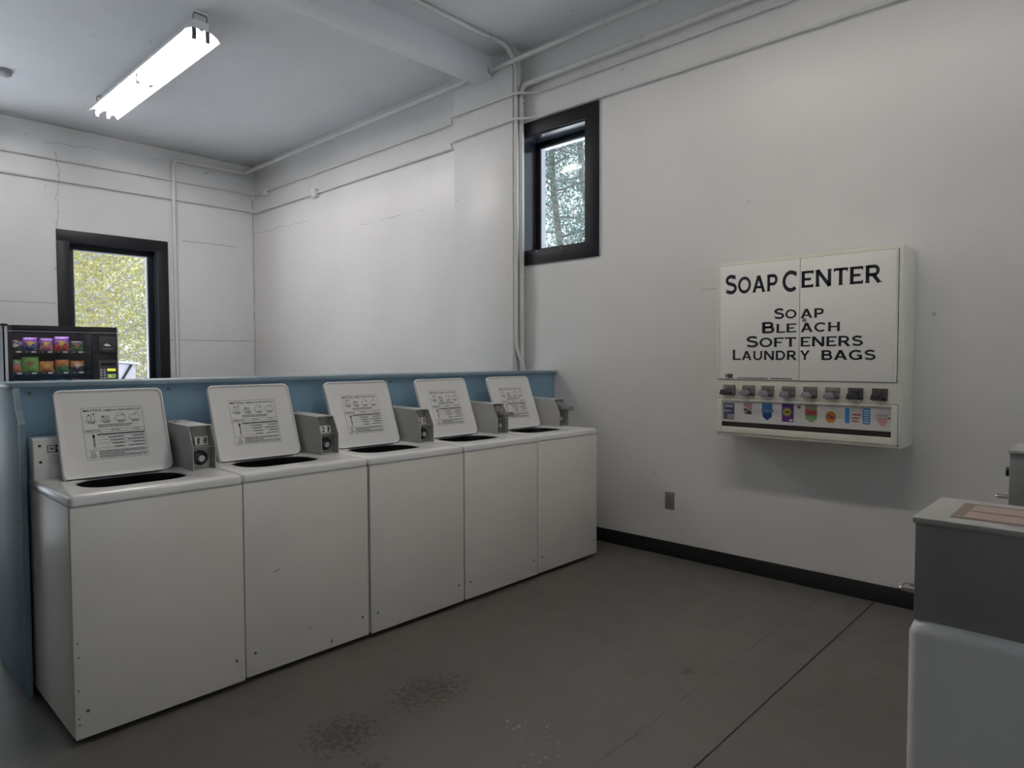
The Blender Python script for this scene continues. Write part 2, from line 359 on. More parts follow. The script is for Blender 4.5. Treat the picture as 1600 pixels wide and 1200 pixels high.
# ------------------------------------------------------------------ windows
def window_right():
    W = thing('window_1', '', ''); del W['category']; struct(W, 'small high black-framed window with pine branches outside')
    t = 0.018
    obj('casing', MB().box(-t, 0, wy0-0.13, 1.06, wz1, wz1+0.112).mesh('casing_top', black_trim, bevel=0.002), W)
    obj('casing', MB().box(-t, 0, wy0-0.13, 1.06, wz0-0.115, wz0).mesh('casing_bottom', black_trim, bevel=0.002), W)
    obj('casing', MB().box(-t, 0, wy0-0.13, wy0, wz0, wz1).mesh('casing_side', black_trim, bevel=0.002), W)
    j = MB().box(0, T, wy1-0.012, wy1, wz0, wz1).box(0, T, wy0, wy0+0.012, wz0, wz1).box(0, T, wy0+0.012, wy1-0.012, wz0, wz0+0.012).box(0, T, wy0+0.012, wy1-0.012, wz1-0.012, wz1)
    obj('jamb', j.mesh('jamb_r', jamb_m), W)
    a, b, c, d = wy0+0.012, wy1-0.012, wz0+0.012, wz1-0.012; X0, X1 = 0.17, 0.235; fw = 0.04
    s = MB().box(X0, X1, a, a+fw, c, d).box(X0, X1, b-fw, b, c, d).box(X0, X1, a+fw, b-fw, c, c+0.015).box(X0, X1, a+fw, b-fw, d-fw, d)
    obj('sash', s.mesh('sash_r', black_trim, bevel=0.003), W)
    s = MB(); q = 0.014; a += fw; b -= fw; c += 0.015; d -= fw
    s.box(X0+0.01, X1, a, a+q, c, d).box(X0+0.01, X1, b-q, b, c, d).box(X0+0.01, X1, a+q, b-q, c, c+q).box(X0+0.01, X1, a+q, b-q, d-q, d)
    obj('glazing_bead', s.mesh('bead_r', alu), W)
    obj('pane', MB().box(0.20, 0.206, a+q, b-q, c+q, d-q).mesh('pane_r', pane_m), W)
    scm = MB().cyl((-t-0.0005, 0, 0), (-t-0.002, 0, 0), 0.004, 10).mesh('casing_screw', steel)
    for y, z in ((0.62, wz0-0.012), (0.88, wz0-0.014)): obj('screw', scm, W, (0, y, z))
window_right()
def window_back():
    W = thing('window_2', '', ''); del W['category']; struct(W, 'black-framed window with yellow foliage outside, behind the snack machine')
    t = 0.018; k = 0.122; y0 = YB-t
    obj('casing', MB().box(bx0-k, bx1+k, y0, YB, bz1, bz1+k).mesh('casing_top', black_trim, bevel=0.002), W)
    obj('casing', MB().box(bx0-k, bx1+k, y0, YB, bz0-k, bz0).mesh('casing_bottom', black_trim, bevel=0.002), W)
    cm = MB().box(-k, 0, y0, YB, bz0, bz1).mesh('casing_side', black_trim, bevel=0.002)
    obj('casing', cm, W, (bx0, 0, 0)); obj('casing', cm, W, (bx1+k, 0, 0))
    j = MB().box(bx0, bx0+0.012, YB, YB+T, bz0, bz1).box(bx1-0.012, bx1, YB, YB+T, bz0, bz1).box(bx0+0.012, bx1-0.012, YB, YB+T, bz0, bz0+0.012).box(bx0+0.012, bx1-0.012, YB, YB+T, bz1-0.012, bz1)
    obj('jamb', j.mesh('jamb_b', jamb_m), W)
    a, b, c, d = bx0+0.012, bx1-0.012, bz0+0.012, bz1-0.012; Y0, Y1 = YB+0.12, YB+0.19; fw = 0.055
    s = MB().box(a, a+fw, Y0, Y1, c, d).box(b-fw, b, Y0, Y1, c, d).box(a+fw, b-fw, Y0, Y1, c, c+fw).box(a+fw, b-fw, Y0, Y1, d-fw, d)
    obj('sash', s.mesh('sash_b', black_trim, bevel=0.003), W)
    a += fw; b -= fw; c += fw; d -= fw; q = 0.012
    s = MB().box(a, a+q, Y0+0.012, Y1, c, d).box(b-q, b, Y0+0.012, Y1, c, d).box(a+q, b-q, Y0+0.012, Y1, c, c+q).box(a+q, b-q, Y0+0.012, Y1, d-q, d)
    obj('glazing_bead', s.mesh('bead_b', alu), W)
    obj('pane', MB().box(a+q, b-q, Y0+0.04, Y0+0.046, c+q, d-q).mesh('pane_b', pane_m), W)
window_back()
W = thing('window_5', '', ''); del W['category']; struct(W, 'unseen window added in the left wall for fill light')
s = MB().box(XL-0.16, XL-0.1, lw0, lw0+0.05, 0.8, 2.8).box(XL-0.16, XL-0.1, lw1-0.05, lw1, 0.8, 2.8).box(XL-0.16, XL-0.1, lw0+0.05, lw1-0.05, 0.8, 0.85).box(XL-0.16, XL-0.1, lw0+0.05, lw1-0.05, 2.75, 2.8)
obj('sash', s.mesh('sash_l', black_trim), W)
obj('pane', MB().box(XL-0.131, XL-0.125, lw0+0.05, lw1-0.05, 0.85, 2.75).mesh('pane_l', pane_m), W)
for i, (a, b) in enumerate(bws):
    W = thing('window_%d' % (i+3), '', ''); del W['category']; struct(W, 'unseen wide window added left of the snack machine to let in daylight')
    s = MB(); c, d = bwz; Y0, Y1 = YB+0.1, YB+0.16; fw = 0.05
    s.box(a, a+fw, Y0, Y1, c, d).box(b-fw, b, Y0, Y1, c, d).box(a+fw, b-fw, Y0, Y1, c, c+fw).box(a+fw, b-fw, Y0, Y1, d-fw, d)
    obj('sash', s.mesh('sash_s', black_trim), W)
    obj('pane', MB().box(a+fw, b-fw, YB+0.125, YB+0.131, c+fw, d-fw).mesh('pane_s', pane_m), W)

for i, (a, b) in enumerate(fws):
    W = thing('window_%d' % (i+3+len(bws)), '', ''); del W['category']; struct(W, 'unseen wide window added behind the viewer for fill light')
    s = MB(); c, d = 0.9, 2.7; Y0, Y1 = YF-0.16, YF-0.1; fw = 0.05
    s.box(a, a+fw, Y0, Y1, c, d).box(b-fw, b, Y0, Y1, c, d).box(a+fw, b-fw, Y0, Y1, c, c+fw).box(a+fw, b-fw, Y0, Y1, d-fw, d)
    obj('sash', s.mesh('sash_f', black_trim), W)
    obj('pane', MB().box(a+fw, b-fw, YF-0.131, YF-0.125, c+fw, d-fw).mesh('pane_f', pane_m), W)

# ------------------------------------------------------------------ pipes and conduits
def pipe(name, label, pts, r, fil=0.06, straps=(), boxes=(), n=12):
    t = thing(name, label, 'pipe' if 'pipe' in name else 'conduit')
    obj('pipe_run', MB().tube(fillet(pts, fil), r, n).mesh(name, pipe_m, smooth=60), t)
    for p, ax in straps:
        p = Vector(p); e = {'X': Vector((1,0,0)), 'Y': Vector((0,1,0)), 'Z': Vector((0,0,1))}[ax]*0.009
        obj('strap', MB().cyl(p-e, p+e, r*1.28, n).mesh('strap', pipe_m, smooth=60), t)
    for (x0, x1, y0, y1, z0, z1) in boxes:
        obj('junction_box', MB().box(x0, x1, y0, y1, z0, z1).mesh('junction_box', pipe_m, bevel=0.006), t)
    return t
pipe('water_pipe', 'white painted pipe running just under the ceiling of the right wall through the beam',
     [(-1.058, 5.935, 0.0), (-1.058, 5.935, 3.915), (-0.145, 5.935, 3.925), (-0.145, 5.86, 3.93), (-0.145, 1.7, 3.930), (-0.145, -5.95, 3.985)], 0.021, 0.05,
     [((-0.145, 3.62, 3.930), 'Y'), ((-0.145, 5.1, 3.930), 'Y'), ((-0.145, 0.1, 3.941), 'Y'), ((-0.55, 5.935, 3.92), 'X'), ((-0.93, 5.935, 3.917), 'X'), ((-0.145, 1.29, 3.932), 'Y')])
_p = [o for o in bpy.data.objects if o.name == 'water_pipe'][0]
obj('hook_wire', MB().tube([(-0.145, 3.776, 3.91), (-0.145, 3.776, 3.73)], 0.003, 6).box(-0.15, -0.14, 3.745, 3.805, 3.722, 3.73).mesh('hook_wire', pipe_m), _p)
pipe('wall_conduit', 'upper thin conduit crossing the back wall and the right wall below the ceiling pipe',
     [(-8.9, 5.955, 3.655), (-0.16, 5.955, 3.668), (-0.028, 5.86, 3.655), (-0.028, 1.93, 3.66), (-0.145, 1.82, 3.66), (-0.145, 1.08, 3.665), (-0.145, 1.02, 3.665), (-0.028, 0.88, 3.665), (-0.028, -5.95, 3.68)], 0.0105, 0.05,
     [((-1.9, 5.955, 3.665), 'X'), ((-0.7, 5.955, 3.667), 'X'), ((-0.028, 4.6, 3.656), 'Y'), ((-0.028, 2.2, 3.66), 'Y'), ((-0.145, 1.42, 3.663), 'Y'), ((-0.028, -0.2, 3.669), 'Y')],
     [(-0.05, 0, 5.56, 5.66, 3.60, 3.70)])
pipe('wall_conduit', 'lower thin conduit crossing both walls and passing along the top of the small window',
     [(-8.9, 5.955, 3.425), (-0.12, 5.955, 3.435), (-0.028, 5.87, 3.415), (-0.028, 1.93, 3.43), (-0.145, 1.82, 3.435), (-0.145, 1.08, 3.455), (-0.145, 1.02, 3.457), (-0.028, 0.88, 3.459), (-0.028, -5.95, 3.46)], 0.0105, 0.05,
     [((-2.3, 5.955, 3.432), 'X'), ((-0.5, 5.955, 3.434), 'X'), ((-0.028, 2.25, 3.43), 'Y'), ((-0.145, 1.42, 3.445), 'Y'), ((-0.028, -0.45, 3.459), 'Y'), ((-0.028, -1.4, 3.459), 'Y')],
     [(-0.055, 0, 4.33, 4.43, 3.375, 3.475)])
pipe('riser_pipe', 'thick white pipe along the right wall that elbows down beside the small window',
     [(-0.045, -5.95, 3.79), (-0.045, 1.032, 3.755), (-0.045, 1.032, 0.0)], 0.0235, 0.085,
     [((-0.045, 0.86, 3.756), 'Y'), ((-0.045, -0.15, 3.762), 'Y'), ((-0.045, 1.032, 3.62), 'Z'), ((-0.045, 1.032, 2.14), 'Z')], n=14)
pipe('ceiling_conduit', 'white conduit running along the ceiling beside the beam and bending down the pilaster corner',
     [(-8.9, 1.045, 4.046), (-0.22, 1.045, 4.046), (-0.10, 1.04, 3.93), (-0.10, 1.045, 1.52), (-0.035, 0.995, 1.34), (-0.035, 0.995, 0.0)], 0.0165, 0.16,
     [((-0.40, 1.045, 4.046), 'X'), ((-2.4, 1.045, 4.046), 'X'), ((-0.10, 1.045, 2.86), 'Z')])
pipe('thin_conduit', 'thin vertical conduit dropping from the ceiling above the thick pipe elbow',
     [(-0.13, 1.02, ZC), (-0.13, 1.02, 3.96), (-0.08, 1.025, 3.90), (-0.07, 1.03, 3.74)], 0.007, 0.03)

# ------------------------------------------------------------------ ceiling lights
def fluoro(label, loc, group, tube_m):
    t = thing('fluorescent_light', label, 'ceiling light', loc, 0, group)
    Lh = 1.20
    hb = MB().prism([(-0.055, 0), (0.055, 0), (0.06, 0.06), (-0.06, 0.06)], 'Y', -Lh, Lh)
    obj('housing', hb.mesh('light_housing', reflector_m, bevel=0.003), t)
    for s in (-1, 1):
        y0, y1 = (0.004, Lh) if s > 0 else (-Lh, -0.004)
        sec = [(-0.138, -0.062), (-0.12, -0.035), (-0.06, 0.0), (-0.018, -0.004), (0, -0.018), (0.018, -0.004), (0.06, 0.0), (0.12, -0.035), (0.138, -0.062)]
        up = [(x*1.01, z+0.0025) for x, z in sec][::-1]
        obj('reflector', MB().prism(sec+up, 'Y', y0, y1).mesh('reflector', reflector_m, smooth=50), t)
        for k in (-1, 1):
            x = 0.05*k
            obj('tube', MB().tube([(x, y0+0.036, -0.045), (x, y1-0.036, -0.045)], 0.0165, 14).mesh('tube', tube_m, smooth=60), t)
            for ye in (y0+0.016, y1-0.016):
                obj('lamp_holder', MB().box(x-0.016, x+0.016, ye-0.011, ye+0.011, -0.084, -0.002).mesh('lamp_holder', zinc_dark, bevel=0.004), t)
    for ye in (-Lh+0.02, Lh-0.02):
        zt = ZC-loc[2]
        pts = [(-0.05, ye, 0.045), (-0.05, ye, zt-0.012), (0.05, ye, zt-0.012), (0.05, ye, 0.045)]
        obj('hanger', MB().tube(fillet(pts, 0.012, 3), 0.0035, 6).mesh('hanger', zinc_dark, smooth=60), t)
        obj('hanger_plate', MB().box(-0.05, 0.05, ye-0.02, ye+0.02, zt-0.009, zt).mesh('hanger_plate', reflector_m), t)
    return t
fluoro('lit twin-tube fluorescent strip hanging below the ceiling above the snack machine side', (-2.155, 3.58, 3.94), 'fluorescent strips', tube_far)
fluoro('lit twin-tube fluorescent strip above the open floor in front of the soap cabinet', (-2.155, -1.2, 3.94), 'fluorescent strips', tube_near)
t = thing('smoke_detector', 'round smoke detector on the ceiling at the far left', 'detector', (-2.96, 4.72, ZC))
obj('base', MB().lathe([(0.072, 0), (0.072, -0.014)], (0,0,0)).mesh('detector_base', mat('detector_grey', (0.38, 0.37, 0.38), 0.5), smooth=30), t)
obj('cover', MB().lathe([(0.066, -0.014), (0.064, -0.034), (0.045, -0.048), (0.0, -0.05)], (0,0,0), caps=False).mesh('detector_cover', MATS['detector_grey']), t)

# ------------------------------------------------------------------ partition (bulkhead) behind the washers
t = thing('bulkhead_partition', 'low blue-grey partition with a capped top behind the washers', 'partition', (0, 0, 0))
obj('front_panel', MB().box(-3.674, -0.004, 0.705, 0.722, 0.0, 1.322).mesh('bulk_front', bulk_blue), t)
obj('rear_panel', MB().box(-3.674, -0.004, 0.958, 0.975, 0.0, 1.322).mesh('bulk_rear', bulk_blue), t)
obj('cap', MB().box(-3.705, -0.004, 0.675, 0.985, 1.322, 1.344).mesh('bulk_cap', bulk_edge, bevel=0.003), t)
ep = [(0.572, 0.0), (0.572, 1.172), (0.582, 1.19), (0.625, 1.225), (0.668, 1.3215), (1.02, 1.3215), (1.065, 1.225), (1.108, 1.19), (1.118, 1.172), (1.118, 0.0)]
obj('end_panel', MB().prism(ep, 'X', -3.698, -3.676).mesh('bulk_end', bulk_blue, bevel=0.002), t)
eb = MB()
for a, b in zip(ep[:4], ep[1:5]):
    eb.prism([(a[0], a[1]), (b[0], b[1]), (b[0]-0.004, b[1]), (a[0]-0.004, a[1])], 'X', -3.6985, -3.6755)
obj('edge_band', eb.mesh('bulk_band', bulk_edge), t)
scr = MB().lathe([(0.008, 0), (0.008, -0.002), (0.004, -0.0035)], (0,0,0), 'Y', 10).mesh('bulk_screw', zinc_dark)
for x in (-3.63, -3.05, -2.44, -2.41, -1.68, -1.05, -0.35): obj('screw', scr, t, (x, 0.705, 1.296))
for z in (0.19, 0.75): obj('screw', MB().lathe([(0.008, 0), (0.008, -0.002), (0.004, -0.0035)], (0,0,0), 'X', 10).mesh('bulk_screw_side', zinc_dark), t, (-3.698, 0.63, z))

# ------------------------------------------------------------------ top-load washers
WW = 0.656; WD = 0.64; WTOP = 0.938
mesh_cache = {}
def once(key, fn):
    if key not in mesh_cache: mesh_cache[key] = fn()
    return mesh_cache[key]
def cabinet_mesh():
    m = MB(); m.loft([rrect(0.002, WW-0.002, 0.004, WD, 0.014, 0.03), rrect(0.002, WW-0.002, 0.004, WD, 0.014, 0.899)], True, False)
    return m.mesh('washer_cabinet', enamel, smooth=30)
def front_panel_mesh():
    m = MB(); m.box(0.003, WW-0.003, -0.001, 0.006, 0.024, 0.895)
    return m.mesh('washer_front', enamel, bevel=0.004)
def worktop_mesh():
    m = MB(); k = 5
    R = [rrect(0.004, WW-0.004, 0.0, WD, 0.016, 0.900, k), rrect(0.0, WW, -0.004, WD, 0.018, 0.904, k), rrect(0.0, WW, -0.004, WD, 0.018, 0.926, k),
         rrect(0.004, WW-0.004, 0.0, WD-0.003, 0.018, 0.934, k), rrect(0.012, WW-0.012, 0.008, WD-0.008, 0.016, WTOP, k),
         rrect(0.070, 0.545, 0.100, 0.470, 0.03, WTOP, k), rrect(0.076, 0.539, 0.106, 0.464, 0.03, 0.9345, k),
         rrect(0.100, 0.520, 0.150, 0.440, 0.11, 0.9335, k), rrect(0.104, 0.516, 0.154, 0.436, 0.11, 0.930, k), rrect(0.105, 0.515, 0.155, 0.435, 0.11, 0.924, k)]
    m.loft(R); return m.mesh('washer_worktop', enamel_top, smooth=42)
def tub_mesh():
    m = MB(); m.loft([rrect(0.1035, 0.5165, 0.1535, 0.4365, 0.11, 0.925, 6), rrect(0.10, 0.52, 0.15, 0.44, 0.13, 0.90, 6), rrect(0.09, 0.53, 0.09, 0.50, 0.20, 0.84, 6), rrect(0.09, 0.53, 0.07, 0.51, 0.21, 0.45, 6)], False, True)
    return m.mesh('washer_tub', tub_m)
def agitator_mesh():
    return MB().lathe([(0.12, 0.435), (0.06, 0.5), (0.05, 0.72), (0.03, 0.76), (0.0, 0.765)], (0.314, 0.29, 0), n=16, caps=False).mesh('agitator', tub_m)
LW, LHt = 0.442, 0.405
def lid_mesh():
    """local: x across, z up the lid, -y is the underside that faces the room"""
    def rr(i, y): return [(p[0], y, p[1]) for p in rrect(i, LW-i, i, LHt-i, 0.028-i*0.4, 0, 5)]
    m = MB(); m.loft([rr(0.004, 0.016), rr(0.0, 0.012), rr(0.0, -0.004), rr(0.003, -0.008), rr(0.007, -0.008), rr(0.010, -0.002), rr(0.016, 0.0)], True, True)
    return m.mesh('washer_lid', lid_m, smooth=50)
def lid_gasket_mesh():
    m = MB(); pts = [(0.012, -0.006, 0.004), (LW-0.03, -0.006, 0.002), (LW-0.008, -0.006, 0.012), (LW-0.001, -0.005, 0.035)]
    m.tube(fillet(pts, 0.02, 4), 0.0034, 6); return m.mesh('lid_worn_edge', dark_rim)
def label_mesh():
    r = random.Random(3); m = MB(); w0, h0 = 0.246, 0.236; ox, oz = 0.098, 0.405-0.085-0.236
    P = lambda x, y: (ox+x, -0.0006, oz+y)
    bw = 0.0012
    for a in ((0, 0, w0, 0), (0, h0, w0, h0), (0, 0, 0, h0), (w0, 0, w0, h0), (0, 0.135, w0, 0.135), (0, 0.122, w0, 0.122), (0, 0.042, 0.05, 0.042)): line2(m, *a, bw, P)
    put_text(m, 'MAYTAG', 0.008, 0.078, 0.218, 0.2285, P, 0.02)
    put_text(m, 'COMMERCIAL WASHER INSTRUCTIONS', 0.084, 0.238, 0.2185, 0.2265, P, 0.02)
    # four step pictures
    for i, x in enumerate((0.020, 0.078, 0.138, 0.196)):
        y = 0.178; lw = 0.0011
        if i == 0:
            for q in (0, 0.016): 
                line2(m, x+q, y, x+q, y+0.02, lw, P); line2(m, x+q+0.013, y, x+q+0.013, y+0.024, lw, P); line2(m, x+q, y, x+q+0.013, y, lw, P); line2(m, x+q, y+0.02, x+q+0.013, y+0.024, lw, P)
            poly2(m, [(x+0.002, y+0.024), (x+0.012, y+0.030), (x+0.010, y+0.022)], P); poly2(m, [(x+0.018, y+0.028), (x+0.032, y+0.034), (x+0.028, y+0.026)], P)
        if i == 1:
            for q in range(4): line2(m, x+q*0.009, y, x+q*0.009, y+0.022-(q % 2)*0.005, lw, P); line2(m, x, y+q*0.006, x+0.027, y+q*0.006, lw, P)
            poly2(m, [(x, y+0.012), (x+0.008, y+0.012), (x+0.006, y+0.022)], P)
        if i == 2:
            line2(m, x-0.004, y, x-0.004, y+0.016, lw, P); line2(m, x+0.034, y, x+0.034, y+0.016, lw, P); line2(m, x-0.004, y+0.016, x+0.034, y+0.016, lw, P)
            line2(m, x, y+0.018, x+0.006, y+0.030, lw, P); line2(m, x+0.006, y+0.030, x+0.018, y+0.030, lw, P); line2(m, x+0.018, y+0.030, x+0.026, y+0.022, lw*1.6, P); poly2(m, [(x+0.03, y+0.017), (x+0.022, y+0.021), (x+0.029, y+0.025)], P)
        if i == 3:
            line2(m, x-0.004, y, x-0.004, y+0.018, lw, P); line2(m, x+0.034, y, x+0.034, y+0.018, lw, P); line2(m, x-0.004, y+0.018, x+0.034, y+0.018, lw, P); line2(m, x+0.008, y+0.02, x+0.014, y+0.017, lw*1.8, P); line2(m, x+0.014, y+0.017, x+0.026, y+0.03, lw*1.8, P); line2(m, x+0.026, y+0.03, x+0.036, y+0.028, lw, P)
        rect2(m, x-0.010, x-0.0075, y+0.002, y+0.006, P)
        words(m, x-0.006, x+0.036, 0.170, 0.0036, P, r); words(m, x+0.004, x+0.03, 0.1635, 0.0036, P, r)
    words(m, 0.06, 0.20, 0.1525, 0.0036, P, r); words(m, 0.06, 0.19, 0.145, 0.0036, P, r)
    put_text(m, 'TEMPERATURE', 0.006, 0.066, 0.1255, 0.1325, P, 0.01); put_text(m, 'SETTING', 0.108, 0.144, 0.1255, 0.1325, P, 0.01); put_text(m, 'CYCLE', 0.196, 0.222, 0.1255, 0.1325, P, 0.01)
    rect2(m, 0.05, 0.243, 0.109, 0.1145, P)
    for q in range(3): line2(m, 0.05, 0.103-q*0.0155, 0.243, 0.103-q*0.0155, 0.0011, P)
    for q in range(4):
        y = 0.0945-q*0.0145; words(m, 0.095+q*0.006, 0.155, y, 0.0042, P, r); words(m, 0.19-(q % 2)*0.02, 0.24, y, 0.0042, P, r)
    line2(m, 0.05, 0.05, 0.16, 0.05, 0.0009, P)
    # thermometer
    rect2(m, 0.0315, 0.0405, 0.098, 0.113, P); line2(m, 0.0325, 0.055, 0.0325, 0.1, 0.001, P); line2(m, 0.0395, 0.055, 0.0395, 0.1, 0.001, P); rect2(m, 0.0345, 0.0375, 0.058, 0.1, P)
    for i in range(12):
        a = 2*PI*i/12; b = 2*PI*(i+1)/12; line2(m, 0.036+0.006*math.cos(a), 0.051+0.006*math.sin(a), 0.036+0.006*math.cos(b), 0.051+0.006*math.sin(b), 0.001, P)
    put_text(m, 'FOR', 0.018, 0.034, 0.029, 0.037, P, 0.02); put_text(m, 'YOUR', 0.014, 0.038, 0.018, 0.026, P, 0.02); put_text(m, 'SAFETY', 0.009, 0.043, 0.007, 0.015, P, 0.02)
    for q in range(5): words(m, 0.05, 0.24 if q != 2 else 0.15, 0.034-q*0.0068, 0.0035, P, r)
    return m.flat('instruction_label', ink)
def console_mesh():
    m = MB(); m.prism([(0.515, 0.936), (0.515, 0.985), (0.53, 1.105), (0.545, 1.112), (0.62, 1.112), (0.62, 0.936)], 'X', 0.002, 0.535)
    return m.mesh('washer_console', enamel_top, bevel=0.003)
def brand_mesh():
    m = MB(); a = Vector((0, 0.515, 0.990)); d = Vector((0, 0.0148, 0.112)).normalized(); nrm = Vector((0, -d.z, d.y))
    def P(k): return lambda x, y: tuple(a + d*y + nrm*k + Vector((x, 0, 0)))
    rect2(m, 0.006, 0.530, 0.0, 0.108, P(0.0012)); m.mat(1)
    rect2(m, 0.052, 0.20, 0.060, 0.090, P(0.0018)); m.mat(0); rect2(m, 0.055, 0.082, 0.063, 0.087, P(0.0024)); m.mat(1)
    put_text(m, 'W', 0.059, 0.078, 0.069, 0.081, P(0.003), 0.05); m.mat(0)
    put_text(m, 'MAYTAG', 0.087, 0.195, 0.068, 0.083, P(0.003), 0.02); m.mat(2)
    r = random.Random(5)
    for q in range(5): words(m, 0.055, 0.125, 0.046-q*0.009, 0.003, P(0.0018), r)
    return m.flat('brand_plate', [tag_white, ink, box_grey])
CBW, CBD = 0.104, 0.375
def coin_shell_mesh():
    """open-fronted coin box; x 0..CBW, y 0 front, z 0 base"""
    side = [(0, 0), (0, 0.107), (0.05, 0.200), (CBD, 0.205), (CBD, 0)]
    m = MB(); m.prism(side, 'X', 0, 0.003); m.prism(side, 'X', CBW-0.003, CBW)
    m.prism([(0.05, 0.197), (0.05, 0.200), (CBD, 0.205), (CBD, 0.202)], 'X', 0.003, CBW-0.003)
    m.box(0.003, CBW-0.003, 0.0, CBD, 0, 0.003); m.box(0.003, CBW-0.003, CBD-0.003, CBD, 0.003, 0.2)
    return m.mesh('coin_shell', box_grey)
def coin_inner_mesh():
    m = MB(); m.box(0.003, CBW-0.003, 0.004, 0.05, 0.104, 0.107); m.box(0.003, CBW-0.003, 0.046, 0.05, 0.003, 0.104); m.box(0.003, CBW-0.003, 0.078, 0.082, 0.107, 0.198)
    m.box(0.010, 0.016, 0.066, 0.078, 0.110, 0.150); return m.mesh('coin_inner', recess_m)
def lock_mesh(): return MB().lathe([(0.034, 0.0), (0.034, -0.012), (0.028, -0.016), (0.0, -0.016)], (0,0,0), 'Y', 20, False).mesh('lock_collar', black_m)
def lockc_mesh(): return MB().lathe([(0.0155, 0.0), (0.0155, -0.012), (0.0135, -0.015), (0.008, -0.015), (0.0065, -0.009), (0.0, -0.009)], (0,0,0), 'Y', 16, False).mesh('lock_cylinder', steel)
def number_mesh(ch):
    m = MB(); m.box(0, 0.030, 0, 0.001, 0, 0.040); m.mat(1); put_text(m, ch, 0.010 if ch == '1' else 0.006, 0.020 if ch == '1' else 0.023, 0.005, 0.035, lambda x, y: (x, -0.0006, y), 0.03, 0.12)
    return m.flat('number_tag', [tag_white, ink])
def slide_mesh():
    m = MB(); m.box(0.022, 0.082, -0.012, 0.07, 0.122, 0.150); m.box(0.012, 0.092, 0.03, 0.045, 0.112, 0.185)
    m.box(0.030, 0.074, -0.060, -0.012, 0.128, 0.142); m.box(0.022, 0.082, -0.070, -0.058, 0.120, 0.150)
    return m.mesh('coin_slide', zinc, bevel=0.002)
def bolt_mesh(): return MB().lathe([(0.008, 0), (0.008, 0.006), (0.004, 0.010), (0.004, 0.014), (0.0, 0.015)], (0,0,0), 'Z', 8, False).mesh('box_bolt', steel)
def base_mesh():
    m = MB(); m.box(0.03, WW-0.03, 0.05, WD-0.02, 0.012, 0.032)
    for x in (0.07, WW-0.07):
        for y in (0.09, WD-0.08): m.cyl((x, y, 0), (x, y, 0.014), 0.02, 10)
    return m.mesh('washer_base', black_m)
def screw_mesh(): return MB().lathe([(0.0062, 0), (0.0062, -0.0012), (0.003, -0.002)], (0,0,0), 'Y', 10).mesh('washer_screw', zinc_dark)
def chip_mesh():
    m = MB(); r = random.Random(11)
    for z in (0.205, 0.33, 0.385, 0.10, 0.075):
        x = r.uniform(0.012, 0.018); h = r.uniform(0.005, 0.014); poly2(m, [(x, z), (x+0.004, z+0.003), (x+0.002, z+h), (x-0.001, z+h*0.6)], lambda a, b: (a, -0.0016, b))
    return m.flat('paint_chips', dark_rim)
def washer(label, X, Y, number=None, tilt=0.36):
    t = thing('washing_machine', label, 'washer', (X, Y, 0), 0, 'top-load washers along the partition')
    for nm, fn in (('base', base_mesh), ('cabinet', cabinet_mesh), ('front_panel', front_panel_mesh), ('worktop', worktop_mesh), ('tub', tub_mesh), ('agitator', agitator_mesh)):
        obj(nm, once(nm, fn), t)
    for x in (0.045, WW-0.042): obj('screw', once('screw', screw_mesh), t, (x, -0.001, 0.125))
    lid = obj('lid', once('lid', lid_mesh), t, (0.084, 0.425, 0.930), (-tilt, 0, 0))
    obj('instruction_label', once('label', label_mesh), lid); obj('worn_edge', once('gasket', lid_gasket_mesh), lid)
    con = obj('console', once('console', console_mesh), t)
    obj('brand_plate', once('brand', brand_mesh), con)
    cs = once('cscrew', lambda: MB().lathe([(0.006, 0), (0.006, -0.002), (0.003, -0.003)], (0,0,0), 'Y', 10).mesh('console_screw', black_m))
    for z in (1.012, 1.080): obj('screw', cs, con, (0.026, 0.515+(z-0.99)*0.13, z))
    cb = obj('coin_box', once('coin', coin_shell_mesh), t, (WW-CBW-0.002, 0.262, WTOP))
    obj('inner_plates', once('cinner', coin_inner_mesh), cb)
    obj('bolt', once('bolt', bolt_mesh), cb, (0.035, 0.30, 0.203))
    if number:
        for i, ch in enumerate(number): obj('number_tag', once('num'+ch, lambda: number_mesh(ch)), cb, (0.034+i*0.031, 0.060, 0.108), (-0.25, 0, 0))
        obj('lock_collar', once('lock', lock_mesh), cb, (0.046, 0.046, 0.053)); obj('lock_cylinder', once('lockc', lockc_mesh), cb, (0.046, 0.032, 0.051))
    else:
        obj('coin_slide', once('slide', slide_mesh), cb)
        obj('lock_collar', once('lock2', lambda: MB().lathe([(0.02, 0.0), (0.02, -0.010), (0.0, -0.012)], (0,0,0), 'Y', 16, False).mesh('small_lock', zinc_dark)), cb, (0.05, 0.046, 0.055))
        obj('lock_cylinder', once('lockc', lockc_mesh), cb, (0.05, 0.036, 0.055))
    return t
x0 = -3.664
w1 = washer('white top-load washer numbered 18 with open lid, nearest the viewer', x0, -0.008, '18')
w2 = washer('white top-load washer numbered 21 with open lid, next to washer 18', x0+0.661, 0.006, '21')
w3 = washer('white top-load washer numbered 20 with open lid, middle of the row', x0+1.321, 0.0, '20')
w4 = washer('white top-load washer with a metal coin slide, second from the right wall', x0+1.981, 0.0)
w5 = washer('white top-load washer with a metal coin slide, end of the row by the right wall', x0+2.641, 0.004)
obj('paint_chips', chip_mesh(), w1)
m = MB(); poly2(m, [(0.30, 0.155), (0.325, 0.162), (0.328, 0.165), (0.302, 0.158)], lambda a, b: (a, -0.0016, b)); poly2(m, [(0.14, 0.47), (0.165, 0.478), (0.166, 0.481), (0.14, 0.474)], lambda a, b: (a, -0.0016, b)); poly2(m, [(0.43, 0.045), (0.437, 0.05), (0.436, 0.07), (0.431, 0.066)], lambda a, b: (a, -0.0016, b))
obj('scratch', m.flat('scratches', dark_rim), w2)
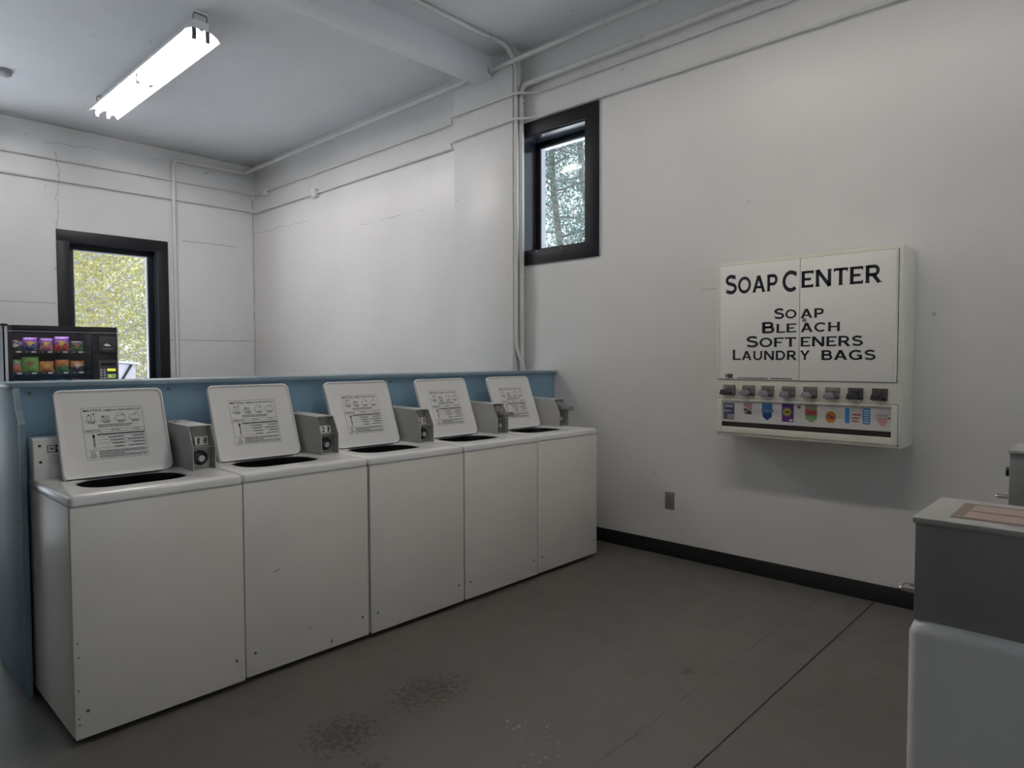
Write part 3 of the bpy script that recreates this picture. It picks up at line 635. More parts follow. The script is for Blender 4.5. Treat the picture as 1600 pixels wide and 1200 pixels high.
m = MB(); poly2(m, [(0.27, 0.31), (0.288, 0.296), (0.291, 0.29), (0.274, 0.303)], lambda a, b: (a, -0.0016, b)); obj('scratch', m.flat('scratches4', dark_rim), w4)

# ------------------------------------------------------------------ soap cabinet
GL = {}
def _arc(cx, cy, rx, ry, a0, a1, n=14): return [(cx+rx*math.cos(math.radians(a0+(a1-a0)*i/n)), cy+ry*math.sin(math.radians(a0+(a1-a0)*i/n))) for i in range(n+1)]
tk = 0.21
def stem(x): return [('l', x, 0, x, 1), ('s', x, 0), ('s', x, 1)]
GL['L'] = (0.72, stem(0.12)+[('h', 0.12, 0.68, 0.07), ('v', 0.68, 0.0, 0.22)])
GL['E'] = (0.80, stem(0.12)+[('h', 0.12, 0.74, 0.07), ('h', 0.12, 0.62, 0.5), ('h', 0.12, 0.74, 0.93), ('v', 0.74, 0.0, 0.2), ('v', 0.74, 0.8, 1.0)])
GL['F'] = (0.76, stem(0.12)+[('h', 0.12, 0.60, 0.48), ('h', 0.12, 0.72, 0.93), ('v', 0.72, 0.8, 1.0)])
GL['T'] = (0.86, stem(0.43)[:2]+[('h', 0.04, 0.82, 0.93), ('v', 0.04, 0.78, 1.0), ('v', 0.82, 0.78, 1.0)])
GL['H'] = (0.98, stem(0.14)+stem(0.84)+[('h', 0.14, 0.84, 0.5)])
GL['N'] = (1.0, stem(0.13)+[('l', 0.87, 0.0, 0.87, 1), ('s', 0.87, 1), ('l', 0.13, 1, 0.87, 0)])
GL['A'] = (1.0, [('l', 0.12, 0, 0.48, 1), ('l', 0.88, 0, 0.5, 1), ('h', 0.24, 0.76, 0.3), ('s', 0.12, 0), ('s', 0.88, 0)])
GL['Y'] = (0.94, [('l', 0.10, 1, 0.47, 0.42), ('l', 0.84, 1, 0.47, 0.42), ('l', 0.47, 0.45, 0.47, 0), ('s', 0.47, 0), ('s', 0.10, 1), ('s', 0.84, 1)])
GL['O'] = (1.02, [('p', _arc(0.51, 0.5, 0.42, 0.43, 0, 360, 28))])
GL['C'] = (0.96, [('p', _arc(0.51, 0.5, 0.42, 0.43, 48, 312, 24)), ('v', 0.82, 0.72, 0.95)])
GL['G'] = (1.0, [('p', _arc(0.51, 0.5, 0.42, 0.43, 48, 318, 24)), ('v', 0.82, 0.72, 0.95), ('l', 0.85, 0.06, 0.85, 0.45), ('h', 0.58, 0.92, 0.45)])
GL['S'] = (0.78, [('p', _arc(0.39, 0.73, 0.29, 0.20, 35, 262, 14)+_arc(0.39, 0.29, 0.31, 0.22, 82, -145, 14)), ('v', 0.66, 0.76, 0.97), ('v', 0.09, 0.04, 0.26)])
bowl = lambda y0, y1, xr: [('p', [(0.12, y1)]+_arc(xr-(y1-y0)/2*0.9, (y0+y1)/2, (y1-y0)/2*0.9, (y1-y0)/2, 90, -90, 12)+[(0.12, y0)])]
GL['P'] = (0.80, stem(0.13)+bowl(0.43, 0.93, 0.70))
GL['R'] = (0.92, stem(0.13)+bowl(0.46, 0.93, 0.72)+[('l', 0.46, 0.46, 0.80, 0), ('s', 0.82, 0)])
GL['B'] = (0.86, stem(0.13)+bowl(0.53, 0.93, 0.68)+bowl(0.07, 0.53, 0.75))
GL['D'] = (0.94, stem(0.13)+[('p', [(0.13, 0.93), (0.42, 0.93)]+_arc(0.42, 0.5, 0.40, 0.43, 90, -90, 14)+[(0.13, 0.07)])])
GL['U'] = (0.96, [('p', [(0.14, 1)]+_arc(0.48, 0.40, 0.34, 0.34, 180, 360, 14)+[(0.82, 1)]), ('s', 0.14, 1), ('s', 0.82, 1)])
def ribbon(mb, pts, w, F):
    closed = (Vector(pts[0])-Vector(pts[-1])).length < 1e-4; n = len(pts); A = []; B = []
    for i in range(n):
        if closed: t = Vector(pts[(i+1) % (n-1)])-Vector(pts[(i-1) % (n-1)])
        else: t = Vector(pts[min(i+1, n-1)])-Vector(pts[max(i-1, 0)])
        t.normalize(); q = Vector((-t.y, t.x))*w/2; p = Vector(pts[i]); A.append(p+q); B.append(p-q)
    for i in range(n-1): mb.add([F(*A[i]), F(*B[i]), F(*B[i+1]), F(*A[i+1])], [(0,1,2,3)])
def glyph(mb, ch, F):
    for s in GL[ch][1]:
        if s[0] == 'l': ribbon(mb, [(s[1], s[2]), (s[3], s[4])], tk, F)
        if s[0] == 's': rect2(mb, s[1]-0.14, s[1]+0.14, s[2] if s[2] == 0 else s[2]-0.05, s[2]+0.05 if s[2] == 0 else s[2], F)
        if s[0] == 'h': ribbon(mb, [(s[1], s[3]), (s[2], s[3])], 0.155, F)
        if s[0] == 'v': ribbon(mb, [(s[1], s[2]), (s[1], s[3])], 0.07, F)
        if s[0] == 'p': ribbon(mb, s[1], 0.19, F)
def lettering(mb, chars, x0, x1, zb, hbig, hsmall, P, asp=1.0):
    """chars: string, capital = big cap, lower = small cap; fitted between x0 and x1 (x runs rightwards on the door)"""
    adv = []; tot = 0.0
    for ch in chars:
        k = hbig if ch.isupper() else hsmall
        wd = 0.42*hsmall if ch == ' ' else (GL[ch.upper()][0]*k*1.12); adv.append(wd); tot += wd
    s = (x1-x0)/tot; x = x0
    for ch, wd in zip(chars, adv):
        if ch != ' ':
            k = hbig if ch.isupper() else hsmall
            glyph(mb, ch.upper(), lambda a, b, x=x, k=k: P(x+a*k*s, zb+b*k))
        x += wd*s
def soap_center():
    # local frame: origin at the wall, x' runs right along the wall (= -Y in the room), y' = out of the wall, z up
    y0, y1, z0, z1, dp = -0.858, -1.931, 0.944, 2.052, 0.25
    t = thing('soap_dispenser', 'cream wall-mounted soap vending cabinet lettered SOAP CENTER', 'vending cabinet', (0, 0, 0))
    t.location = (0, y0, z0); yr = y1-y0; H = z1-z0
    body = MB(); body.box(-dp+0.004, 0, yr, 0, 0, H); obj('body', body.mesh('soap_body', soap_m, bevel=0.010, seg=3), t)
    def P(k): return lambda yy, z: (-dp-k, -(yy), z)        # yy measured to the right from left edge
    # raised frame strips
    zz = lambda z: z-z0
    YR = lambda Y: y0-Y
    dl, dr, dm = YR(-0.872), YR(-1.905), YR(-1.386); dz0, dz1 = zz(1.308), zz(2.028)
    fr = MB(); fr.box(-dp-0.004, -dp+0.006, -YR(-1.925), -YR(-0.864), zz(0.950), zz(2.046)); obj('front_plate', fr.mesh('soap_plate', soap_m, bevel=0.002), t)
    gm = MB(); gm.box(-dp-0.0046, -dp-0.003, -dr-0.002, -dl+0.002, dz0-0.003, dz1+0.002); obj('door_shadow_gap', gm.mesh('soap_gap', gap_m), t)
    doors = []
    for a, b in ((dl+0.001, dm-0.0015), (dm+0.0015, dr-0.001)):
        doors.append(obj('door', MB().box(-dp-0.012, -dp-0.0035, -b, -a, dz0, dz1).mesh('soap_door', soap_door, bevel=0.0015), t))
    for d, (yy, s) in zip(doors, ((dl+0.006, 1), (dr-0.006, -1))):
        h = MB(); n = 44; hh = (dz1-dz0-0.01)/n
        for i in range(n): h.box(-dp-0.0165, -dp-0.011, -yy-0.004, -yy+0.004, dz0+0.005+i*hh+0.0011, dz0+0.005+(i+1)*hh-0.0011)
        obj('piano_hinge', h.mesh('piano_hinge', soap_m), d)
    F = P(0.0126)
    def letters_on(door, lines):
        for args in lines:
            m = MB(); lettering(m, *args, F)
            obj('lettering', m.flat('lettering', ink_navy), door)
    # big and small lines (split at the door gap happens by position)
    letters_on(doors[0], [('Soap', YR(-0.922), YR(-1.262), zz(1.848), 0.118, 0.100), ('C', YR(-1.284), YR(-1.388), zz(1.838), 0.122, 0.098),
        ('So', YR(-1.236), YR(-1.376), zz(1.678), 0.062, 0.052), ('Ble', YR(-1.160), YR(-1.377), zz(1.594), 0.066, 0.053),
        ('Soft', YR(-1.064), YR(-1.377), zz(1.509), 0.068, 0.056), ('Laundr', YR(-0.974), YR(-1.380), zz(1.430), 0.064, 0.055)])
    letters_on(doors[1], [('enter', YR(-1.394), YR(-1.832), zz(1.855), 0.115, 0.096),
        ('ap', YR(-1.392), YR(-1.530), zz(1.676), 0.062, 0.053), ('ach', YR(-1.394), YR(-1.622), zz(1.594), 0.066, 0.053),
        ('eners', YR(-1.394), YR(-1.740), zz(1.509), 0.068, 0.056), ('y', YR(-1.394), YR(-1.452), zz(1.430), 0.064, 0.055), ('bags', YR(-1.512), YR(-1.806), zz(1.430), 0.064, 0.055)])
    lg = MB(); put_text(lg, 'VBR', YR(-0.922), YR(-0.980), zz(1.312), zz(1.342), F, 0.06, 0.1)
    r = random.Random(4); words(lg, YR(-1.005), YR(-1.20), zz(1.3135), 0.006, F, r); words(lg, YR(-1.215), YR(-1.345), zz(1.3135), 0.006, F, r)
    obj('maker_mark', lg.flat('maker_mark', ink), doors[0])
    lk = MB().lathe([(0.012, 0), (0.012, -0.004), (0.006, -0.005), (0.0, -0.004)], (-dp-0.012, -YR(-1.414), zz(1.664)), 'X', 14, False); obj('door_lock', lk.mesh('door_lock', zinc), doors[1])
    # coin slides
    pc = [(-0.952, 0), (-1.078, 1), (-1.200, 2), (-1.326, 3), (-1.452, 4), (-1.576, 5), (-1.699, 6), (-1.823, 7)]
    pm = MB(); pm.box(-dp-0.016, -dp-0.004, -0.039, 0.039, -0.032, 0.034)
    for k in range(4): pm.box(-dp-0.019, -dp-0.016, -0.024+k*0.014, -0.019+k*0.014, 0.0, 0.022)
    pm.box(-dp-0.022, -dp-0.016, -0.037, -0.031, -0.036, 0.004); pm.box(-dp-0.022, -dp-0.016, 0.031, 0.037, -0.036, 0.004)
    pmesh = [pm.mesh('coin_plate', plate_m, bevel=0.0015), pm.mesh('coin_plate_dark', plate_dk, bevel=0.0015)]
    def slidem(m_):
        s = MB(); s.box(-dp-0.075, -dp-0.016, -0.022, 0.022, -0.020, -0.008)
        s.prism([(-0.03, -0.026), (0.03, -0.026), (0.022, 0.006), (-0.022, 0.006)], 'X', -dp-0.088, -dp-0.074); s.box(-dp-0.078, -dp-0.05, -0.015, 0.015, -0.008, 0.002); return s.mesh('coin_slide_small', m_, bevel=0.0015)
    sm = [slidem(slide_lt), slidem(slide_dk)]
    for Y, i in pc:
        k = 1 if i in (0, 6, 7) else 0
        p = obj('coin_plate', pmesh[1 if i >= 6 else 0], t, (0, -YR(Y), zz(1.238))); obj('coin_slide', sm[k], p, (0, 0.0, 0))
    # lower product window
    lf = MB(); a, b, c, d = YR(-0.868), YR(-1.912), zz(0.966), zz(1.186)
    lf.box(-dp-0.0046, -dp-0.003, -b-0.002, -a+0.002, c-0.002, d+0.002); obj('window_shadow_gap', lf.mesh('soap_gap2', gap_m), t)
    fm = MB(); wi0, wi1, wb, wt = YR(-0.904), YR(-1.881), zz(1.006), zz(1.170)
    fm.box(-dp-0.010, -dp-0.003, -b, -wi1, c, d).box(-dp-0.010, -dp-0.003, -wi0, -a, c, d).box(-dp-0.010, -dp-0.003, -wi1, -wi0, c, wb).box(-dp-0.010, -dp-0.003, -wi1, -wi0, wt, d)
    fm.box(-dp-0.016, -dp-0.010, -wi1, -wi0, wt+0.001, wt+0.007)
    wf = obj('window_frame', fm.mesh('soap_window_frame', soap_m, bevel=0.001), t)
    obj('card_strip', MB().box(-dp-0.0062, -dp-0.005, -wi1, -wi0, zz(1.037), wt).mesh('card_strip', card_w), wf)
    obj('dispensing_slot', MB().box(-dp-0.007, -dp-0.005, -wi1, -wi0, wb, zz(1.037)).mesh('slot', slot_m), wf)
    lk = MB().lathe([(0.010, 0), (0.010, -0.004), (0.004, -0.005), (0.0, -0.004)], (-dp-0.007, -YR(-1.388), zz(1.150)), 'X', 14, False); obj('window_lock', lk.mesh('window_lock', mat('brass_green', (0.16, 0.19, 0.14), 0.4, metal=0.5)), wf)
    def C(n_, c_): return MATS.get(n_) or mat(n_, c_, 0.45, var=0.05)
    navy = C('print_navy', (0.07, 0.07, 0.15)); grey = C('print_grey', (0.35, 0.34, 0.40)); pink = C('print_pink', (0.62, 0.30, 0.32)); blue = C('print_blue', (0.03, 0.16, 0.40)); dkb = C('print_dark_blue', (0.015, 0.04, 0.16))
    purp = C('print_purple', (0.11, 0.035, 0.20)); yel = C('print_yellow', (0.62, 0.52, 0.05)); red = C('print_red', (0.50, 0.06, 0.06)); grn = C('print_green', (0.17, 0.34, 0.16)); oran = C('print_orange', (0.65, 0.24, 0.04)); lbl = C('print_cyan', (0.03, 0.24, 0.50))
    white = card_w; brn = C('print_brown', (0.10, 0.05, 0.03)); olive = C('print_olive', (0.30, 0.30, 0.18))
    def card(name, mats, fn):
        m = MB()
        fn(m); obj(name, m.flat(name, mats), wf)
    def Q(k): return lambda Y, z: (-dp-0.0064-0.0003*k, -YR(Y), zz(z))
    def c1(m):
        rect2(m, -0.914, -0.986, 1.051, 1.155, Q(1)); m.mat(1); rect2(m, -0.922, -0.978, 1.128, 1.146, Q(2)); rect2(m, -0.940, -0.984, 1.056, 1.085, Q(2)); rect2(m, -0.908, -0.972, 1.100, 1.112, Q(2)); m.mat(2); rect2(m, -0.944, -0.980, 1.060, 1.076, Q(3))
    card('product_card', [navy, grey, olive], c1)
    def c2(m):
        poly2(m, [(-1.045, 1.160), (-1.102, 1.160), (-1.102, 1.118), (-1.045, 1.140)], Q(1)); m.mat(1); put_text(m, 'Tide', -1.048, -1.098, 1.088, 1.125, Q(2), 0.05, 0.0)
    card('product_card', [pink, ink], c2)
    def c3(m):
        poly2(m, [(-1.164, 1.162), (-1.230, 1.162), (-1.226, 1.080), (-1.197, 1.058), (-1.168, 1.080)], Q(1)); m.mat(1); poly2(m, [(-1.172, 1.100), (-1.222, 1.100), (-1.222, 1.082), (-1.197, 1.060), (-1.172, 1.082)], Q(2)); poly2(m, [(-1.158, 1.126), (-1.237, 1.126), (-1.230, 1.108), (-1.164, 1.108)], Q(2)); m.mat(2); put_text(m, 'CLOROX', -1.163, -1.232, 1.112, 1.123, Q(3), 0.03)
    card('product_card', [blue, dkb, white], c3)
    def c4(m):
        rect2(m, -1.287, -1.357, 1.057, 1.165, Q(1)); m.mat(1); ell2(m, -1.318, 1.116, 0.026, 0.026, Q(2)); m.mat(2); poly2(m, [(-1.300, 1.13), (-1.33, 1.138), (-1.338, 1.112), (-1.318, 1.098), (-1.298, 1.108)], Q(3)); m.mat(3); rect2(m, -1.304, -1.332, 1.112, 1.122, Q(4)); m.mat(4); rect2(m, -1.332, -1.352, 1.062, 1.074, Q(4))
    card('product_card', [purp, olive, yel, brn, white], c4)
    def c5(m):
        rect2(m, -1.423, -1.492, 1.122, 1.166, Q(1)); m.mat(1); poly2(m, [(-1.423, 1.122), (-1.492, 1.122), (-1.490, 1.082), (-1.458, 1.060), (-1.425, 1.082)], Q(1)); m.mat(2); put_text(m, 'Gain', -1.423, -1.492, 1.106, 1.142, Q(3), 0.06)
    card('product_card', [olive, grn, red], c5)
    def c6(m):
        ell2(m, -1.568, 1.100, 0.032, 0.036, Q(1)); m.mat(1); ell2(m, -1.568, 1.100, 0.026, 0.029, Q(2)); m.mat(2); ell2(m, -1.568, 1.100, 0.019, 0.022, Q(3)); m.mat(3); put_text(m, 'Tide', -1.551, -1.585, 1.090, 1.112, Q(4), 0.05)
    card('product_card', [yel, red, oran, dkb], c6)
    def c7(m):
        rect2(m, -1.645, -1.668, 1.070, 1.158, Q(1)); rect2(m, -1.738, -1.776, 1.070, 1.160, Q(1)); m.mat(1)
        for z in (1.118, 1.098, 1.080): rect2(m, -1.684, -1.728 if z > 1.1 else -1.718, z, z+0.007, Q(2))
        m.mat(2)
        for q in range(6): rect2(m, -1.744, -1.770, 1.078+q*0.013, 1.083+q*0.013, Q(2))
    card('product_card', [lbl, red, white], c7)
    def c8(m):
        poly2(m, [(-1.812, 1.110), (-1.862, 1.110), (-1.860, 1.082), (-1.838, 1.060), (-1.814, 1.082)], Q(1)); m.mat(1); put_text(m, 'CLOROX', -1.802, -1.866, 1.116, 1.130, Q(2), 0.02); m.mat(2); rect2(m, -1.866, -1.875, 1.106, 1.113, Q(2))
    card('product_card', [pink, grey, ink], c8)
    for Y, z in ((-1.913, 0.962), (-0.868, 1.10)): obj('screw', MB().lathe([(0.004, 0), (0.004, -0.002)], (-dp-0.004, -YR(Y), zz(z)), 'X', 8).mesh('soap_screw', zinc_dark), t)
soap_center()

# ------------------------------------------------------------------ wall outlet
t = thing('wall_outlet', 'small brown-grey duplex outlet low on the right wall', 'outlet', (0, -0.384, 0.405))
obj('cover_plate', MB().box(-0.007, 0, -0.037, 0.037, -0.062, 0.062).mesh('outlet_plate', outlet_m, bevel=0.003), t)
for s in (-1, 1):
    o = obj('receptacle', MB().box(-0.0085, -0.006, -0.017, 0.017, s*0.026-0.017, s*0.026+0.017).mesh('receptacle', outlet_m, bevel=0.002), t)
    obj('slots', MB().box(-0.009, -0.0084, -0.009, -0.006, s*0.026-0.006, s*0.026+0.006).box(-0.009, -0.0084, 0.006, 0.009, s*0.026-0.006, s*0.026+0.006).mesh('outlet_slots', black_m), o)

# ------------------------------------------------------------------ opposite row (front corner of the picture)
def side_washer(label, X, lock=True):
    t = thing('coin_washer', label, 'washer', (X, -2.553, 0), 0, 'coin washers facing the top-loaders')
    Wd, Dp, H = 0.68, 0.74, 0.94
    k = 5
    m = MB(); m.loft([rrect(0, Wd, -Dp, 0, 0.02, 0.03, k), rrect(0, Wd, -Dp, 0, 0.02, H-0.022, k), rrect(0.006, Wd-0.006, -Dp+0.006, -0.006, 0.02, H-0.006, k), rrect(0.020, Wd-0.020, -Dp+0.020, -0.020, 0.02, H, k)], True, True)
    obj('cabinet', m.mesh('side_cabinet', enamel_top, smooth=50), t)
    obj('base', MB().box(0.03, Wd-0.03, -Dp+0.03, -0.04, 0.0, 0.03).mesh('side_base', black_m), t)
    d = obj('door', MB().lathe([(0.21, 0.0), (0.21, 0.02), (0.18, 0.035), (0.15, 0.03), (0.14, 0.012), (0.0, 0.01)], (Wd*0.55, 0, 0.48), 'Y', 28, False).mesh('side_door', steel), t)
    obj('handle', MB().box(Wd*0.55+0.17, Wd*0.55+0.20, 0.03, 0.055, 0.44, 0.52).mesh('side_handle', black_m, bevel=0.004), d)
    b = obj('meter_case', MB().box(0.020, 0.262, -0.42, -0.006, H-0.002, 1.128).mesh('meter_case', box_dark, bevel=0.004), t)
    obj('case_lid', MB().box(0.016, 0.266, -0.424, -0.002, 1.126, 1.138).mesh('case_lid', box_topm, bevel=0.003), b)
    st = MB(); rect2(st, 0.060, 0.225, -0.30, -0.055, lambda x, y: (x, y, 1.1386)); st.mat(1)
    for q in range(2): rect2(st, 0.075+q*0.075, 0.135+q*0.075, -0.27, -0.075, lambda x, y: (x, y, 1.1390))
    obj('sticker', st.flat('meter_sticker', [mat('sticker_brown', (0.20, 0.15, 0.12), 0.5), mat('sticker_pink', (0.42, 0.31, 0.27), 0.5)]), b)
    s = MB(); s.box(0.11, 0.18, -0.01, 0.003, 0.945, 1.05); obj('slide_plate', s.mesh('slide_plate', zinc, bevel=0.002), b)
    s = MB(); s.tube(fillet([(0.125, 0.0, 0.962), (0.125, 0.045, 0.962), (0.165, 0.045, 0.962), (0.165, 0.0, 0.962)], 0.02), 0.005, 8); obj('slide_handle', s.mesh('slide_handle', chrome), b)
    if lock: obj('lock', MB().lathe([(0.016, 0), (0.016, 0.012), (0.0, 0.013)], (0.06, -0.006, 1.06), 'Y', 14, False).mesh('meter_lock', black_m), b)
side_washer('white coin washer with a large dark grey meter case, lower right corner', -2.896, False)
side_washer('further coin washer whose dark meter case peeks in at the right edge', -1.63)

# ------------------------------------------------------------------ snack vending machine
def bag_mat(name, c1, c2, c3):
    m, nt, b = nodes_of(name); tc = N(nt, 'ShaderNodeTexCoord'); v = tc.outputs['Generated']
    s = N(nt, 'ShaderNodeSeparateXYZ'); L(nt, v, s.inputs[0])
    nz = noise(nt, v, 3.5, 2); c = mixc(nt, ramp(nt, math_node(nt, 'ADD', s.outputs[2], math_node(nt, 'MULTIPLY', nz, 0.5)), 0.62, 0.72), c2, c1)
    dx = math_node(nt, 'SUBTRACT', s.outputs[0], 0.5); dz = math_node(nt, 'SUBTRACT', s.outputs[2], 0.55)
    d = math_node(nt, 'ADD', math_node(nt, 'MULTIPLY', dx, dx), math_node(nt, 'MULTIPLY', dz, dz))
    d = math_node(nt, 'ADD', d, math_node(nt, 'MULTIPLY', noise(nt, v, 7, 3), 0.22))
    k = math_node(nt, 'LESS_THAN', d, 0.155); c = mixc(nt, k, c, c3)
    k2 = math_node(nt, 'GREATER_THAN', noise(nt, v, 9, 2), 0.60); c = mixc(nt, math_node(nt, 'MULTIPLY', k2, 0.6), c, (0.75, 0.66, 0.5))
    L(nt, c, b.inputs['Base Color']); b.inputs['Roughness'].default_value = 0.28; b.inputs['Specular IOR Level'].default_value = 0.6
    return m
def bag_mesh(wd, h, dp, m_):
    mb = MB(); nx, nz = 8, 10
    for s in (1, -1):
        vs_ = []
        for j in range(nz+1):
            for i in range(nx+1):
                u = i/nx*2-1; q = j/nz*2-1
                bul = (1-abs(u)**2.4)*(1-abs(q)**3.2); pin = 1-0.10*(1-abs(q))*0 - 0.06*(abs(q)**6)
                vs_.append((u*wd/2*(1-0.07*(1-q*q)), -s*dp/2*bul + 0.004*math.sin(u*9)*abs(q)**3, (q+1)/2*h))
        fs = [(j*(nx+1)+i, j*(nx+1)+i+1, (j+1)*(nx+1)+i+1, (j+1)*(nx+1)+i) for j in range(nz) for i in range(nx)]
        mb.add(vs_, fs)
    return mb.mesh('snack_bag', m_, smooth=70)
def vending():
    X0, X1, Yf, Yr, H = -2.965, -1.985, 5.05, 5.92, 1.785
    t = thing('snack_vending_machine', 'black glass-fronted snack vending machine by the back window', 'vending machine', (X0, Yf, 0)); W = X1-X0; D = Yr-Yf
    cb = MB(); cb.box(0, 0.025, 0.03, D, 0.05, H-0.004).box(W-0.025, W, 0.03, D, 0.05, H-0.004).box(0.025, W-0.025, D-0.025, D, 0.05, H-0.004).box(0.025, W-0.025, 0.03, D-0.025, H-0.03, H-0.004).box(0.025, W-0.025, 0.03, D-0.025, 0.05, 0.08)
    obj('cabinet', cb.mesh('vend_cabinet', vend_black), t)
    for x in (0.06, W-0.06):
        for y in (0.1, D-0.1): obj('foot', MB().cyl((x, y, 0), (x, y, 0.05), 0.025, 10).mesh('vend_foot', black_m), t)
    gx0, gx1, gz0, gz1 = 0.068, 0.74, 0.62, 1.708
    dm = MB(); dm.box(0.012, gx0, -0.004, 0.03, 0.10, H-0.004).box(gx1, W, -0.004, 0.03, 0.10, H).box(gx0, gx1, -0.004, 0.03, gz1, H-0.002).box(gx0, gx1, -0.004, 0.03, 0.10, gz0)
    door = obj('door', dm.mesh('vend_door', vend_black, bevel=0.003), t)
    obj('edge_strip', MB().box(0.008, 0.030, -0.012, -0.003, 0.10, H-0.012).mesh('vend_strip', vend_grey, bevel=0.003), door)
    obj('corner_cap', MB().box(-0.022, 0.035, -0.018, 0.05, H-0.016, H+0.008).mesh('vend_cap', vend_black, bevel=0.008), door)
    obj('trim_line', MB().box(0.03, W, -0.0055, -0.003, 1.722, 1.7265).mesh('vend_trim', vend_grey), door)
    obj('edge_strip', MB().box(W-0.008, W+0.002, -0.006, 0.03, 0.10, H-0.004).mesh('vend_strip2', vend_grey, bevel=0.002), door)
    obj('pane', MB().box(gx0, gx1, 0.008, 0.014, gz0, gz1).mesh('vend_pane', vend_glass), door)
    pp = obj('bill_panel', MB().box(0.802, 0.958, -0.010, -0.003, 1.515, 1.688).mesh('vend_bill', vend_panel, bevel=0.003), t)
    fm = MB(); poly2(fm, [(0.845, 1.598), (0.868, 1.614), (0.888, 1.608), (0.915, 1.590), (0.895, 1.586), (0.862, 1.588)], lambda x, z: (x, -0.0108, z)); obj('bill_mark', fm.flat('bill_mark', tag_white), pp)
    fm = MB(); words(fm, 0.835, 0.93, 1.555, 0.006, lambda x, z: (x, -0.0108, z), random.Random(1)); obj('bill_text', fm.flat('bill_text', vend_grey), pp)
    kp = obj('key_panel', MB().box(0.795, 0.968, -0.010, -0.003, 1.02, 1.440).mesh('vend_keys', vend_panel, bevel=0.003), t)
    obj('coin_mouth', MB().box(0.815, 0.95, -0.013, -0.009, 1.385, 1.415).mesh('coin_mouth', vend_black, bevel=0.002), kp)
    obj('display', MB().box(0.872, 0.950, -0.0125, -0.009, 1.325, 1.352).mesh('vend_lcd', lcd_y), kp)
    ds = MB(); ds.box(0.872, 0.950, -0.0125, -0.009, 1.255, 1.292); ds.mat(1); put_text(ds, 'E  700', 0.876, 0.946, 1.262, 1.285, lambda x, z: (x, -0.0129, z), 0.03)
    obj('display', ds.flat('vend_lcd2', [lcd_g, black_m]), kp)
    km = MB().box(-0.011, 0.011, -0.0125, -0.009, -0.009, 0.009).mesh('vend_key', vend_grey, bevel=0.002)
    for i in range(2):
        for j in range(8): obj('key', km, kp, (0.815+i*0.032, 0, 1.338-j*0.027))
    # interior: back, shelves, lamp
    obj('liner', MB().box(0.05, 0.06, 0.04, 0.55, 0.15, 1.74).box(0.745, 0.755, 0.04, 0.55, 0.15, 1.74).box(0.06, 0.745, 0.54, 0.55, 0.15, 1.74).mesh('vend_liner', vend_in), t)
    obj('light_bar', MB().box(0.08, 0.735, 0.045, 0.065, 1.716, 1.73).mesh('vend_light', led_m), t)
    shelves = [1.535, 1.325, 1.115, 0.905]
    pr = MB().box(-0.020, 0.020, -0.003, 0, -0.008, 0.008).mesh('price_tag', tag_white); pk = MB().box(-0.008, 0.008, -0.003, 0, -0.004, 0.004).mesh('slot_tag', vend_grey)
    xs = [0.105, 0.225, 0.360, 0.492, 0.626]
    for z in shelves:
        s = obj('shelf', MB().box(0.062, 0.743, 0.05, 0.52, z-0.004, z).box(0.062, 0.743, 0.046, 0.05, z-0.024, z+0.002).mesh('shelf', vend_in), t)
        for x in xs:
            obj('price_tag', pr, s, (x+0.022, 0.0455, z-0.011)); obj('slot_tag', pk, s, (x-0.035, 0.0455, z-0.011))
            if z > 1.2:
                pts = [(x+0.048*math.cos(a), 0.06+a/(2*PI)*0.07, z+0.052+0.048*math.sin(a)) for a in [k*PI/6 for k in range(12*5)]]
                obj('coil', MB().tube(pts, 0.0022, 5).mesh('coil', steel, smooth=80), s)
    C = {'y': (0.80, 0.55, 0.08), 'r': (0.70, 0.06, 0.06), 'p': (0.20, 0.05, 0.35), 'b': (0.04, 0.09, 0.30), 'g': (0.06, 0.30, 0.07), 'lg': (0.22, 0.55, 0.08), 'o': (0.80, 0.24, 0.03), 'w': (0.7, 0.68, 0.6), 'k': (0.03, 0.03, 0.035), 'br': (0.35, 0.16, 0.05), 'm': (0.22, 0.03, 0.06), 'pk': (0.65, 0.22, 0.30)}
    rows = [[('k', 'k', 'w', 'black and white', .11, .085), ('p', 'b', 'y', 'blue and yellow', .125, .13), ('p', 'pk', 'y', 'pink and yellow', .115, .125), ('p', 'r', 'y', 'red and yellow', .13, .145), ('k', 'g', 'br', 'dark green and brown', .12, .10)],  # purple tops on these bags paint in the LED glow
            [('g', 'o', 'pk', 'orange and green', .10, .125), ('lg', 'lg', 'br', 'bright green', .14, .15), ('o', 'o', 'y', 'all orange', .125, .105), ('o', 'g', 'br', 'orange over green', .12, .12), ('o', 'k', 'w', 'orange over black', .125, .11)],
            [('k', 'pk', 'w', 'black and pink', .10, .13), None, ('b', 'k', 'w', 'navy', .12, .13), ('b', 'b', 'k', 'dark blue', .12, .135), ('m', 'm', 'r', 'maroon', .125, .14)]]
    rn = ['top', 'second', 'third']; ordn = ['first', 'second', 'middle', 'fourth', 'last']
    for ri, row in enumerate(rows):
        for ci, bdef in enumerate(row):
            if not bdef: continue
            a, b_, c_, desc, wd, hh = bdef
            mm = bag_mat('bag_%d_%d' % (ri, ci), C[a], C[b_], C[c_])
            o = obj('snack_bag', bag_mesh(wd, hh, 0.05, mm), None, (X0+xs[ci], Yf+0.085, shelves[ri]+0.001), (-0.06, 0, rnd.uniform(-0.12, 0.12)))
            tag(o, '%s snack bag, %s from left, %s visible shelf of snack machine' % (desc, ordn[ci], rn[ri]), 'snack bag', 'snack bags in the vending machine')
vending()

